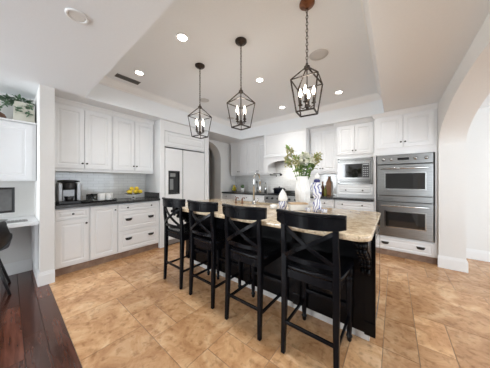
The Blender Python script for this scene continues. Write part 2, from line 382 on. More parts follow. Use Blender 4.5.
def cabinet(name, label, cat, loc, rz, w, d, z0, z1, fronts, group=None, toe=True, crn=None, stile=.0, rail=False, hollow=None):
    """front frame plane at y=.02, doors on y 0...02. fronts: (kind,x0,x1,z0,z1,[(hw,x,z)...])"""
    t = thing(name, label, cat, loc, rz, group)
    mb = MB()
    if hollow:
        hz0, hz1 = hollow; e = .025
        mb.box(0, w, .02, d, z0, hz0); mb.box(0, w, .02, d, hz1, z1); mb.box(0, e, .02, d, hz0, hz1); mb.box(w-e, w, .02, d, hz0, hz1); mb.box(e, w-e, d-.02, d, hz0, hz1)
    else: mb.box(0, w, .02, d, z0, z1)
    obj('body', mb, WHITE, t, bev=.0015)
    if toe:
        mb = MB(); mb.box(0, w, .045, d, 0, z0); obj('toe_kick', mb, PLINTH, t)
    for kind, a, b, c, e, hws in fronts:
        mb = MB()
        if kind == 'drawer' and e-c < .2: door_panel(mb, a, b, c, e, fr=.028)
        else: door_panel(mb, a, b, c, e)
        f = obj(kind, mb, WHITE, t)
        for hw, hx, hz in hws: (knob if hw == 'k' else cup)(f, hx, hz)
    if rail:
        mb = MB(); mb.box(0, w, .022, .045, z0-.03, z0); obj('light_rail', mb, WHITE, t)
    if crn:
        mb = MB()
        if len(crn) > 2: crown(mb, 0, w, .02, crn[2], L=crn[0], R=crn[1]); mb.box(0, w, crn[2], d, 2.331, 2.398)
        else: crown(mb, 0, w, .02, d, L=crn[0], R=crn[1])
        obj('crown', mb, WHITE, t)
    return t
R90 = PI/2
g = .003
# ---- left run, base cabinets (front x=-3.42); local x -> world +y
Ld = XL+3.42   # negative depth
D = .575
BG = 'white base cabinets under the side counter'
cabinet('base_cabinet', 'white base cabinet under the coffee maker, one drawer over one door', 'cabinet', (-3.42, .365, 0), R90, .365, D, .10, .888,
        [('drawer', .012, .355, .735, .872, [('k', .185, .805)]), ('door', .012, .355, .115, .725, [('k', .325, .66)])], BG)
cabinet('base_cabinet', 'white base cabinet with a single full-height door, under the mug tray', 'cabinet', (-3.42, .731, 0), R90, .345, D, .10, .888,
        [('door', .008, .337, .115, .872, [('k', .31, .80)])], BG)
cabinet('base_cabinet', 'white drawer cabinet with cup pulls beside the refrigerator', 'cabinet', (-3.42, 1.077, 0), R90, .675, D, .10, .888,
        [('drawer', .008, .665, .765, .872, [('k', .14, .818), ('k', .52, .818)]),
         ('drawer', .008, .665, .45, .755, [('c', .16, .615), ('c', .52, .615)]),
         ('drawer', .008, .665, .115, .44, [('c', .16, .30), ('c', .52, .30)])], BG)
t = thing('countertop', 'dark grey stone countertop with a side splash, on the cabinets left of the refrigerator', 'countertop', (0, 0, 0))
mb = MB(); mb.box(XL+.002, -3.39, .365, 1.752, .89, .93); obj('slab', mb, DSTONE, t, bev=.004)
mb = MB(); mb.box(XL+.01, -3.42, 1.732, 1.752, .9305, 1.03); obj('side_splash', mb, DSTONE, t, bev=.002)
UG = 'white wall cabinets above the side counter'
cabinet('wall_cabinet', 'white two-door wall cabinet over the coffee maker, beside the nook wall', 'cabinet', (-3.63, .365, 0), R90, .700, .365, 1.42, 2.33,
        [('door', .01, .345, 1.435, 2.315, [('k', .322, 1.51)]), ('door', .352, .69, 1.435, 2.315, [('k', .374, 1.51)])], UG, toe=False, crn=(0, 0), rail=True)
cabinet('wall_cabinet', 'white two-door wall cabinet over the lemons, beside the refrigerator surround', 'cabinet', (-3.63, 1.067, 0), R90, .685, .365, 1.42, 2.33,
        [('door', .01, .34, 1.435, 2.315, [('k', .318, 1.51)]), ('door', .347, .675, 1.435, 2.315, [('k', .369, 1.51)])], UG, toe=False, crn=(0, 0), rail=True)
# ---- refrigerator and its surround
t = thing('refrigerator_surround', 'tall white panelled surround boxing in the refrigerator', 'cabinet', (-3.40, 1.756, 0), R90)
mb = MB(); mb.box(0, .088, 0, .58, 0, 2.398); mb.box(1.052, 1.17, 0, .58, 0, 2.398); mb.box(.088, 1.052, 0, .58, 2.21, 2.398); mb.box(.088, 1.052, .03, .58, 1.915, 2.21)
obj('body', mb, WHITE, t, bev=.002)
mb = MB(); door_panel(mb, .096, 1.044, 1.935, 2.20, y=.008, fr=.05); obj('upper_panel', mb, WHITE, t)
t = thing('refrigerator', 'white panel-front refrigerator with a black ice and water dispenser', 'refrigerator', (-3.40, 1.756, 0), R90)
mb = MB(); mb.box(.093, 1.047, .035, .57, 0, 1.89); obj('body', mb, BPLAST, t)
mb = MB(); rings = []
mb.box(.10, .468, .0, .034, .11, .99); mb.box(.10, .468, 0, .034, 1.45, 1.885); mb.box(.10, .165, 0, .034, .99, 1.45); mb.box(.405, .468, 0, .034, .99, 1.45)
fz = obj('door', mb, WHITE, t, bev=.003)
mb = MB(); mb.box(.166, .404, .028, .034, .991, 1.449); mb.box(.166, .404, -.004, .028, 1.43, 1.449); mb.box(.166, .404, -.004, .028, .991, 1.012); mb.box(.166, .182, -.004, .028, 1.012, 1.43); mb.box(.388, .404, -.004, .028, 1.012, 1.43)
dp = obj('dispenser', mb, BPLAST, fz, label='black dispenser recess')
mb = MB(); mb.box(.20, .31, -.006, .02, 1.33, 1.40); mb.box(.2, .27, .004, .02, 1.08, 1.29); obj('spout', mb, STEEL, fz, bev=.006)
mb = MB(); mb.box(.476, 1.04, 0, .034, .11, 1.885); obj('door', mb, WHITE, t, bev=.003)
mb = MB(); mb.box(.469, .475, -.012, .02, .11, 1.885); obj('handle_strip', mb, CHROME, t)
mb = MB(); mb.box(.10, 1.04, .01, .034, .02, .10); obj('kick_grille', mb, GPLAST, t)

# ---- back run
def bx(x): return x
RG = 'white base cabinets under the rear counter'
BD = .60
def back_base(x0, x1, label, fronts): return cabinet('base_cabinet', label, 'cabinet', (x0, 3.945, 0), 0, x1-x0, YB-3.945-.002, .10, .888, fronts, RG)
w = .74
back_base(-3.995, -3.255, 'white base cabinet in the far left corner of the rear counter', [('drawer', .01, .365, .74, .872, [('k', .19, .81)]), ('drawer', .37, .73, .74, .872, [('k', .55, .81)]), ('door', .01, .365, .115, .73, [('k', .33, .66)]), ('door', .37, .73, .115, .73, [('k', .405, .66)])])
back_base(-3.25, -2.50, 'white base cabinet just left of the range', [('drawer', .01, .37, .74, .872, [('k', .19, .81)]), ('drawer', .375, .74, .74, .872, [('k', .56, .81)]), ('door', .01, .37, .115, .73, [('k', .335, .66)]), ('door', .375, .74, .115, .73, [('k', .41, .66)])])
back_base(-1.565, -.91, 'white base cabinet just right of the range, under the cutting boards', [('drawer', .01, .645, .74, .872, [('k', .17, .81), ('k', .48, .81)]), ('drawer', .01, .645, .43, .73, [('k', .17, .60), ('k', .48, .60)]), ('drawer', .01, .645, .115, .42, [('k', .17, .28), ('k', .48, .28)])])
back_base(-.905, -.272, 'white drawer base cabinet under the microwave tower', [('drawer', .01, .623, .74, .872, [('k', .14, .81), ('k', .46, .81)]), ('drawer', .01, .623, .43, .73, [('k', .14, .60), ('k', .46, .60)]), ('drawer', .01, .623, .115, .42, [('k', .14, .28), ('k', .46, .28)])])
for x0, x1, lab in [(-3.995, -2.495, 'dark stone countertop left of the range'), (-1.575, -.272, 'dark stone countertop right of the range, under the cutting boards')]:
    mb = MB(); mb.box(x0, x1, 3.925, YB-.009, .89, .93); tag(obj('countertop', mb, DSTONE, bev=.004), lab, 'countertop')
VG = 'white wall cabinets over the rear counter'
def back_upper(x0, x1, mid, label, crn):
    w = x1-x0; m = mid-x0
    cabinet('wall_cabinet', label, 'cabinet', (x0, 4.22, 0), 0, w, YB-4.22-.009, 1.44, 2.33, [('door', .012, m-.002, 1.455, 2.315, [('k', m-.027, 1.52)]), ('door', m+.002, w-.012, 1.455, 2.315, [('k', m+.027, 1.52)])], VG, toe=False, crn=crn, rail=True)
back_upper(-3.90, -3.245, -3.58, 'white two-door wall cabinet in the far left corner', (0, 0))
back_upper(-3.24, -2.565, -2.91, 'white two-door wall cabinet just left of the range hood', (0, 0))
back_upper(-1.485, -.91, -1.225, 'white two-door wall cabinet between the range hood and the microwave tower', (0, 0))
# ---- range hood
t = thing('range_hood', 'white box range hood with an arched valance over the range', 'range hood', (-2.56, 4.0, 0))
W = 1.07; DY = YB-4.0-.009
mb = MB(); mb.box(0, W, .012, DY, 1.86, 2.398); 
obj('body', mb, WHITE, t, bev=.002)
mb = MB(); door_panel(mb, .0, W, 1.86, 2.398, y=0, t=.012, fr=.03); obj('front_panel', mb, WHITE, t)
mb = MB()
rings = [[(-o, -o, z), (W+o, -o, z), (W+o, DY, z), (-o, DY, z)] for o, z in [(0, 1.80), (.012, 1.80), (.012, 1.815), (.02, 1.83), (.02, 1.845), (.006, 1.86), (0, 1.86)]]
rings = [[(max(-.003, p[0]) if p[0] < .5 else min(W+.003, p[0]), p[1], p[2]) for p in r] for r in rings]
mb.loft(rings); obj('mantel', mb, WHITE, t)
mb = MB()   # arched valance
n = 24; lw = .10
for i in range(n):
    a, b = PI*(1-i/n), PI*(1-(i+1)/n); hw = (W-2*lw)/2
    p, q = (W/2+hw*math.cos(a), 1.60+.13*math.sin(a)), (W/2+hw*math.cos(b), 1.60+.13*math.sin(b))
    mb.loft([[(p[0], y, p[1]), (q[0], y, q[1]), (q[0], y, 1.80), (p[0], y, 1.80)] for y in (.0, .04)])
mb.box(0, lw, 0, .04, 1.44, 1.80); mb.box(W-lw, W, 0, .04, 1.44, 1.80)
mb.box(0, .03, .04, DY, 1.44, 1.80); mb.box(W-.03, W, .04, DY, 1.44, 1.80)
obj('valance', mb, WHITE, t)
mb = MB(); mb.box(.03, W-.03, .04, DY, 1.75, 1.78)
for k in range(6): mb.box(.1+k*.15, .2+k*.15, .1, DY-.1, 1.742, 1.75)
obj('filter_liner', mb, STEEL, t)
mb = MB(); mb.lathe([(.035, 1.7415), (.035, 1.738), (.02, 1.737)], (W/2, .08, 0), 16); obj('added_hood_lamp', mb, DOWN, t)  # unseen lamp and beam, added to brighten the tiles under the hood
l = bpy.data.lights.new('added_hood_light', 'SPOT'); l.energy = 7; l.color = (1, .96, .9); l.spot_size = 2.6; l.spot_blend = .8; l.shadow_soft_size = .04
lo = bpy.data.objects.new('added_hood_light', l); C.objects.link(lo); lo.parent = t; lo.location = (W/2, .12, 1.72); lo.rotation_euler = (.35, 0, 0)
# ---- range
t = thing('range', 'stainless steel range under the arched hood', 'range', (-2.487, 3.90, 0))
W = .90
mb = MB(); mb.box(0, W, .03, .62, .08, .90); mb.box(.03, W-.03, .08, .6, 0, .08); obj('body', mb, STEEL, t, bev=.003)
mb = MB(); mb.loft([[(0, .03, .77), (W, .03, .77), (W, .03, .91), (0, .03, .91)], [(0, -.015, .78), (W, -.015, .78), (W, 0, .905), (0, 0, .905)]]); cp = obj('control_panel', mb, STEEL, t)
for k in range(6):
    mb = MB(); mb.lathe([(.026, -.005), (.026, -.025), (.022, -.03), (.02, -.055), (.008, -.058)], (.09+k*.144, 0, .84), 14, 'y'); obj('knob', mb, BPLAST, cp)
mb = MB(); mb.box(.01, W-.01, 0, .029, .14, .75); dr = obj('oven_door', mb, STEEL, t, bev=.004)
mb = MB(); mb.box(.2, W-.2, -.003, 0, .3, .58); obj('window', mb, DGLASS, dr)
mb = MB(); mb.tube([(.06, -.045, .70), (W-.06, -.045, .70)], .013, 10); mb.tube([(.09, 0, .70), (.09, -.045, .70)], .008); mb.tube([(W-.09, 0, .70), (W-.09, -.045, .70)], .008); obj('handle', mb, CHROME, dr)
mb = MB(); mb.box(0, W, .05, .60, .90, .912)
for k in range(3):
    x0 = .04+k*.28
    for j in range(5): mb.box(x0+j*.06, x0+.012+j*.06, .09, .57, .925, .94)
    mb.box(x0, x0+.252, .09, .102, .912, .94); mb.box(x0, x0+.252, .558, .57, .912, .94); mb.box(x0, x0+.252, .32, .332, .912, .937)
obj('burner_grates', mb, BPLAST, t)
mb = MB(); mb.box(0, W, .605, .625, .90, 1.0); obj('backguard', mb, STEEL, t)
# ---- pot filler
t = thing('pot_filler', 'dark jointed pot filler faucet on the wall over the range', 'faucet', (-2.62+.25, YB-.008, 1.42))
mb = MB(); mb.lathe([(.032, 0), (.032, -.012), (.014, -.016), (.014, -.05)], (0, 0, 0), 16, 'y'); obj('wall_flange', mb, BRONZE, t)
mb = MB(); mb.tube([(0, -.05, -.02), (0, -.05, .05)], .011); mb.tube([(0, -.05, .03), (-.22, -.16, .03)], .009); obj('arm', mb, BRONZE, t)
mb = MB(); mb.tube([(-.22, -.16, .05), (-.22, -.16, -.02)], .011); mb.tube([(-.22, -.16, -.01), (-.02, -.22, -.01)], .009); mb.tube([(-.02, -.22, 0), (-.02, -.22, -.06)], .010); obj('spout', mb, BRONZE, t)

# ---- microwave tower
t = cabinet('microwave_cabinet', 'white tower cabinet holding the built-in microwave, standing on the dark counter', 'cabinet', (-.905, 4.10, 0), 0, .628, YB-4.10-.009, .9305, 2.33,
    [('door', .012, .312, 1.76, 2.315, [('k', .288, 1.83)]), ('door', .316, .616, 1.76, 2.315, [('k', .340, 1.83)]), ('drawer', .012, .616, .985, 1.165, [('k', .17, 1.075), ('k', .45, 1.075)])], toe=False, crn=(1, 0, .065), hollow=(1.19, 1.69))
t = thing('microwave', 'stainless steel built-in microwave with a dark glass door and vented trim', 'microwave', (-.905, 4.10, 0))
X0, X1 = .026, .602
mb = MB(); mb.box(X0, X1, .03, .40, 1.192, 1.688); obj('body', mb, BPLAST, t)
mb = MB()
for za, zb in [(1.192, 1.212), (1.668, 1.688), (1.258, 1.275), (1.61, 1.628)]: mb.box(X0, X1, 0, .029, za, zb)
for za in (1.218, 1.232, 1.246, 1.634, 1.647, 1.66): mb.box(X0, X1, .006, .029, za-.003, za+.004)
mb.box(X0, X0+.03, 0, .029, 1.192, 1.688); mb.box(X1-.03, X1, 0, .029, 1.192, 1.688)
obj('trim_kit', mb, STEEL, t)
mb = MB(); mb.box(X0+.034, X1-.034, -.012, .029, 1.28, 1.605); d_ = obj('door', mb, STEEL, t, bev=.003)
mb = MB(); mb.box(X0+.052, X1-.16, -.0145, -.012, 1.315, 1.575); obj('window', mb, DGLASS, d_)
mb = MB(); mb.box(X1-.155, X1-.052, -.0145, -.012, 1.315, 1.575); obj('control_panel', mb, BPLAST, d_)
mb = MB(); mb.box(X1-.148, X1-.06, -.0155, -.0145, 1.545, 1.565)
for r_ in range(5):
    for c_ in range(3): mb.box(X1-.145+c_*.03, X1-.125+c_*.03, -.0155, -.0145, 1.34+r_*.037, 1.36+r_*.037)
obj('keypad', mb, GPLAST, d_)

# ---- double oven in its cabinet
ovc = cabinet('oven_cabinet', 'tall white cabinet housing the double oven, against the archway wall', 'cabinet', (-.268, 3.945, 0), 0, .775, YB-3.945-.009, .10, 2.33,
    [('door', .035, .378, 1.80, 2.315, [('k', .354, 1.88)]), ('door', .383, .738, 1.80, 2.315, [('k', .407, 1.88)]), ('drawer', .035, .738, .115, .305, [('c', .15, .21), ('c', .59, .21)])], crn=(1, 0, .10), hollow=(.325, 1.685))
t = thing('double_oven', 'stainless steel built-in double wall oven right of the microwave', 'oven', (-.268, 3.945, 0))
A, B = .042, .728
mb = MB(); mb.box(A, B, .03, .55, .33, 1.68); obj('body', mb, BPLAST, t)
mb = MB(); mb.box(A, B, -.006, .029, 1.53, 1.68); cp = obj('control_panel', mb, STEEL, t, bev=.003)
for kx in (.10, .20, .50, .62):
    mb = MB(); mb.lathe([(.026, -.007), (.026, -.012), (.019, -.014), (.017, -.036), (.006, -.039)], (A+kx-.01, 0, 1.607), 16, 'y'); obj('knob', mb, CHROME, cp)
mb = MB(); mb.box(A+.27, A+.41, -.009, -.006, 1.588, 1.626); obj('display', mb, DGLASS, cp)
for z0, z1, zh, wa, wb in [(1.01, 1.515, 1.455, 1.125, 1.375), (.335, .905, .845, .50, .745)]:
    mb = MB(); mb.box(A, B, -.012, .029, z0, z1); d_ = obj('door', mb, STEEL, t, bev=.004)
    mb = MB(); mb.box(A+.115, B-.09, -.0145, -.012, wa, wb); obj('window', mb, DGLASS, d_)
    mb = MB()
    for q in [(A+.10, A+.113, wa-.014, wb+.014), (B-.088, B-.076, wa-.014, wb+.014), (A+.113, B-.088, wb+.002, wb+.014), (A+.113, B-.088, wa-.014, wa-.002)]: mb.box(q[0], q[1], -.016, -.012, q[2], q[3])
    obj('window_trim', mb, CHROME, d_)
    mb = MB(); mb.tube([(A+.05, -.062, zh), (B-.05, -.062, zh)], .014, 12)
    for hx in (A+.08, B-.08): mb.tube([(hx, -.012, zh), (hx, -.062, zh)], .011)
    obj('handle', mb, CHROME, d_)
mb = MB(); mb.box(A, B, -.008, .029, .915, .955); mb.box(A, B, -.002, .029, .955, .97); mb.box(A, B, -.008, .029, .97, 1.0); obj('vent_strip', mb, STEEL, t)

# ================================================================ island
t = thing('kitchen_island', 'long black-panelled kitchen island with white plinth and beige granite top', 'kitchen island', (0, 0, 0))
IX0, IX1, IY0, IY1 = -2.46, -.106, 1.70, 2.33
mb = MB()
mb.box(IX0+.03, IX1-.022, IY0, IY0+.02, .10, .89); mb.box(IX0+.03, IX1-.022, IY1-.02, IY1, .10, .89)
mb.box(IX0+.03, IX0+.05, IY0, IY1, .10, .89); mb.box(IX1-.042, IX1-.022, IY0, IY1, .10, .89); mb.box(IX0+.03, IX1-.022, IY0, IY1, .10, .12)
obj('body', mb, BLACKP, t)
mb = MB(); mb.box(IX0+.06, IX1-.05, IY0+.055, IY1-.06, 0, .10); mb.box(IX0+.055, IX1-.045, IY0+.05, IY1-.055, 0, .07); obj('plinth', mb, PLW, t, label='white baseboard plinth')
mb = MB()
pw = (IX1-IX0)/4
mb.box(IX0, IX1, IY0-.02, IY0, .10, .89)
obj('seating_panel', mb, BLACKP, t, bev=.002, label='black seating-side panel')
for k in range(5):
    x = IX0+.035+k*(IX1-IX0-.07)/4
    mb = MB(); mb.box(x-.035, x+.035, IY0-.032, IY0-.0201, .10, .89); mb.box(x-.035, x+.035, IY0-.038, IY0-.0321, .10, .2); obj('pilaster', mb, BLACKP, t, bev=.002, label='black panel stile')
mb = MB(); door_panel(mb, 0, IY1-IY0-.0, .11, .885, t=.018, fr=.06); mb.bm.transform(Matrix.Translation((IX1-.002, IY0, 0)) @ Matrix.Rotation(PI/2, 4, 'Z')); obj('end_panel', mb, GLOSSB, t)
mb = MB(); door_panel(mb, 0, IY1-IY0, .11, .885, t=.02, fr=.07); mb.bm.transform(Matrix.Translation((IX0+.01, IY1, 0)) @ Matrix.Rotation(-PI/2, 4, 'Z')); obj('end_panel', mb, BLACKP, t)
def corbel(x, big):
    # scroll bracket: side profile in (y,z), extruded along x, with a raised acanthus ridge
    mb = MB(); hw = .038 if big else .02; y0 = IY0-.0385; prof = []; Z = .889; L = .25 if big else .10; Hh = .30 if big else .22
    top = [(y0, Z), (y0-L, Z), (y0-L, Z-.03)]
    cur = []
    for k in range(1, 15):
        s = k/14; yy = y0 - L*(1-s)**1.5*(1+.25*math.sin(s*2*PI)) - .018*math.sin(s*PI*3)**2 - .004; cur.append((min(yy, y0-.004), Z-.03-(Hh-.03)*s))
    poly = top + cur + [(y0, Z-Hh)]
    mb.loft([[(x+sx*hw, a, b) for a, b in poly] for sx in (-1, 1)])
    if big:
        for k in range(7):
            s = k/6; yy = y0 - L*(1-s)**1.5*(1+.25*math.sin(s*2*PI)) - .02; zz = Z-.05-(Hh-.05)*s
            for sx in (-1, 0, 1): mb.ball((x+sx*.020, yy, zz), .013, .016, .022, 8)
        mb.ball((x-.018, y0-.03, Z-Hh-.012), .014, .014, .02, 8); mb.ball((x+.018, y0-.03, Z-Hh-.012), .014, .014, .02, 8)
    obj('corbel', mb, BLACKP, t)
corbel(IX1-.06, True); corbel(IX0+.10, True); corbel(-.72, False); corbel(-1.28, False); corbel(-1.84, False)
# kitchen-side fronts
for k in range(4):
    a = IX0+.04+k*.575; 
    mb = MB(); door_panel(mb, 0, .565, .12, .88); mb.bm.transform(Matrix.Translation((a+.565, IY1+.021, 0)) @ Matrix.Rotation(PI, 4, 'Z')); f = obj('door', mb, BLACKP, t)
    mb = MB(); mb.lathe([(.006, 0), (.005, .012), (.013, .022), (.008, .031)], (a+.05, IY1+.021, .8), 10, 'y'); obj('knob', mb, KNOB, f)
# granite top: polygon with rounded near-right corner and a clipped near-left corner, sink cut-out
def rounded(poly, rad, n=7):
    out = []; N = len(poly)
    for i in range(N):
        p = Vector(poly[i]); a = (Vector(poly[i-1])-p).normalized(); b = (Vector(poly[(i+1) % N])-p).normalized(); r = rad[i]
        if r <= 0: out.append(tuple(p)); continue
        ang = a.angle(b); tlen = r/math.tan(ang/2); c = p+(a+b).normalized()*(r/math.sin(ang/2)); s = p+a*tlen-c; e = p+b*tlen-c
        th0 = math.atan2(s.y, s.x); th1 = math.atan2(e.y, e.x); dth = (th1-th0+PI) % (2*PI)-PI
        for k in range(n+1): th = th0+dth*k/n; out.append((c.x+r*math.cos(th), c.y+r*math.sin(th)))
    return out
poly = [(-2.54, 2.40), (-2.54, 1.66), (-1.99, 1.275), (-.102, 1.275), (-.102, 2.40)]
rad = [.05, .12, .15, .09, .06]
def inset(z, o):
    cx, cy = -1.3, 1.85; res = []
    for x, y in rounded([(p[0]+(o if p[0] < cx else -o), p[1]+(o if p[1] < cy else -o)) for p in poly], [max(.02, r-o) for r in rad]): res.append((x, y, z))
    return res
mb = MB(); mb.loft([inset(.889, .012), inset(.893, .003), inset(.905, 0), inset(.919, 0), inset(.927, .003), inset(.930, .012)], True)
slab = obj('granite_top', mb, GRAN, t, label='beige speckled granite top')
for f in slab.data.polygons: f.use_smooth = len(f.vertices) == 4
cut = MB(); cut.box(-1.95, -1.20, 2.13, 2.34, .8, 1.0); cutter = obj('cutter', cut, GRAN)
bm_ = slab.modifiers.new('b', 'BOOLEAN'); bm_.object = cutter; bm_.operation = 'DIFFERENCE'; bm_.solver = 'EXACT'
bake(slab, [cutter])
t = thing('sink', 'stainless steel sink set into the island top behind the faucet', 'sink', (-1.575, 2.22, .70))
mb = MB(); a, b, hh = .372, .085, .187
mb.loft([[(-a, -b, hh), (a, -b, hh), (a, b, hh), (-a, b, hh)], [(-a+.01, -b+.01, .02), (a-.01, -b+.01, .02), (a-.01, b-.01, .02), (-a+.01, b-.01, .02)], [(-a+.03, -b+.03, 0), (a-.03, -b+.03, 0), (a-.03, b-.03, 0), (-a+.03, b-.03, 0)]], cap=False)
v = mb.bm.verts; v.ensure_lookup_table(); mb.face([v[8], v[9], v[10], v[11]]); obj('basin', mb, STEEL, t)
mb = MB(); mb.lathe([(.03, .001), (.03, .006), (.012, .006)], (0, 0, 0), 16); obj('drain', mb, CHROME, t)

# island faucet
t = thing('faucet', 'tall stainless gooseneck faucet on the island', 'faucet', (-1.49, 2.075, .93))
mb = MB(); mb.lathe([(.030, .001), (.030, .012), (.022, .018), (.022, .05), (.017, .056)], n=18); obj('base', mb, CHROME, t)
mb = MB(); pts = [(0, 0, .05), (0, 0, .30)] + [(0, .075*(1-math.cos(a)), .33+.095*math.sin(a)) for a in [PI*k/10 for k in range(11)]] + [(0, .150, .26)]
mb.tube(pts, .0135, 12); obj('neck', mb, CHROME, t)
mb = MB(); mb.lathe([(.013, .27), (.02, .25), (.021, .17), (.016, .155)], (0, .150, 0), 14); obj('spray_head', mb, CHROME, t)
mb = MB(); mb.tube([(.02, 0, .035), (.06, 0, .04), (.09, -.01, .09)], .007); obj('lever', mb, CHROME, t)
for i, (x, y, s) in enumerate([(-1.80, 2.06, 1.0), (-1.70, 2.08, 1.0)]):
    if i == 0:
        t = thing('soap_dispenser', 'small bronze soap pump on the island, left one of the pair', 'soap dispenser', (x, y, .93), group='bronze soap pumps left of the faucet')
        mb = MB(); mb.lathe([(.018, .001), (.018, .008), (.010, .014), (.009, .05), (.012, .055), (.012, .065)], n=12); obj('base', mb, COPPER, t)
        mb = MB(); mb.tube([(0, 0, .062), (0, .01, .078), (0, .05, .074), (0, .058, .062)], .0065); obj('spout', mb, COPPER, t); sd = t
    else:
        c = copy_tree(sd); c.location = (x, y, .93); c['label'] = 'small bronze soap pump on the island, right one, nearest the faucet'

# ================================================================ stools
def curve_y(x, w=.232, bow=.074, y0=-.190): return y0 - bow*(1-(x/w)**2)
def make_stool():
    t = thing('bar_stool', 'stool', 'stool', (0, 0, 0), group='black cross-back stools along the island')
    for sx in (-1, 1):
        mb = MB(); x = .176*sx
        P = [(x*1.02, -.212, 0), (x, -.200, .30), (x, -.192, .62), (x, -.197, .72), (x, -.212, .84), (x, -.216, .97)]
        rings = []
        for (px, py, pz), ww, dd in zip(P, (.030, .036, .042, .040, .036, .034), (.030, .038, .044, .034, .030, .026)):
            rings.append([(px-ww/2, py-dd/2, pz), (px+ww/2, py-dd/2, pz), (px+ww/2, py+dd/2, pz), (px-ww/2, py+dd/2, pz)])
        mb.loft(rings); obj('leg', mb, BLACKW, t, bev=.005)
    for sx in (-1, 1):
        mb = MB(); prof = [(.011, 0), (.015, .012), (.014, .03), (.019, .036), (.019, .044), (.013, .05), (.017, .10), (.020, .24), (.019, .40), (.021, .46), (.016, .475), (.023, .485), (.023, .497), (.017, .505), (.024, .515), (.024, .60)]
        mb.lathe([(a*1.2, b) for a, b in prof], (.180*sx, .20, 0), 16); obj('leg', mb, BLACKW, t)
    # seat: shaped, dished panel
    mb = MB()
    def seat_ring(z, o, dish=0):
        pts = []
        for k in range(40):
            a = 2*PI*k/40; c, s = math.cos(a), math.sin(a); e = .36
            x = (.215-o)*math.copysign(abs(c)**e, c); y = (.222-o)*math.copysign(abs(s)**e, s)
            x *= 1+.05*(y/.22); pts.append((x, y+.012, z-dish))
        return pts
    mb.loft([seat_ring(.612, .012), seat_ring(.618, .002), seat_ring(.636, 0), seat_ring(.645, .008), seat_ring(.645, .03), seat_ring(.638, .07), seat_ring(.634, .13)], True); obj('seat', mb, BLACKW, t)
    mb = MB()
    for a in [(-.165, .165, -.198, -.178), (-.165, .165, .188, .208), (-.192, -.172, -.17, .18), (.172, .192, -.17, .18)]: mb.box(a[0], a[1], a[2], a[3], .555, .611)
    obj('apron', mb, BLACKW, t)
    # top rail: wide bowed board with a rolled cap
    mb = MB(); rings = []; N = 16
    for k in range(N+1):
        s = -1+2*k/N; x = .232*s; y = curve_y(x)-.012; arch = .016*(1-s*s)
        e = .012*abs(s)**6
        zb, zt = .944-.002*(1-s*s)+e, 1.034-e*.4
        rings.append([(x, y-.010, zb), (x, y-.012, zt-.012), (x, y-.020, zt-.006), (x, y-.020, zt+.006), (x, y-.010, zt+.012), (x, y+.010, zt+.012), (x, y+.016, zt+.004), (x, y+.014, zt-.008), (x, y+.012, zb)])
    mb.loft(rings); obj('top_rail', mb, BLACKW, t)
    for sg in (-1, 1):
        mb = MB(); pts = []
        for k in range(11):
            s = -1+2*k/10; x = .164*s*sg; z = .822-.100*s; y = -.212-.034*(1-s*s)+(.004 if sg > 0 else -.006); pts.append((x, y, z))
        mb.bar(pts, .013, .028, (0, 1, 0)); obj('cross_brace', mb, BLACKW, t, bev=.003)
    mb = MB(); rings = []
    for k in range(11):
        s = -1+2*k/10; x = .17*s; y = -.198-.028*(1-s*s); rings.append([(x, y-.010, .690), (x, y-.010, .722), (x, y+.010, .722), (x, y+.010, .690)])
    mb.loft(rings); obj('lower_rail', mb, BLACKW, t, bev=.003)
    for p, q, ww, hh in [((-.17, -.205, .225), (.17, -.205, .225), .016, .024), ((-.165, .20, .27), (.165, .20, .27), .02, .028)]:
        mb = MB(); mb.bar([p, q], ww, hh, (0, 1, 0)); obj('stretcher', mb, BLACKW, t, bev=.003)
    for sx in (-1, 1):
        mb = MB(); mb.bar([(.176*sx, -.188, .19), (.178*sx, .184, .19)], .016, .024, (1, 0, 0)); obj('stretcher', mb, BLACKW, t, bev=.003)
    return t
st = make_stool()
for i, (x, y, r, lab) in enumerate([(-.455, 1.462, 0, 'black cross-back wooden stool at the right end of the row, nearest the camera'),
                                 (-1.010, 1.445, 0, 'black cross-back wooden stool in front of the faucet, second from the right'),
                                 (-1.575, 1.462, 0, 'black cross-back wooden stool second from the left, overlapping the refrigerator'),
                                 (-2.113, 1.458, 0, 'black cross-back wooden stool farthest left, in front of the side drawers')]):
    o = st if i == 0 else copy_tree(st)
    o.location = (x, y, 0); o.rotation_euler = (0, 0, r); o['label'] = lab

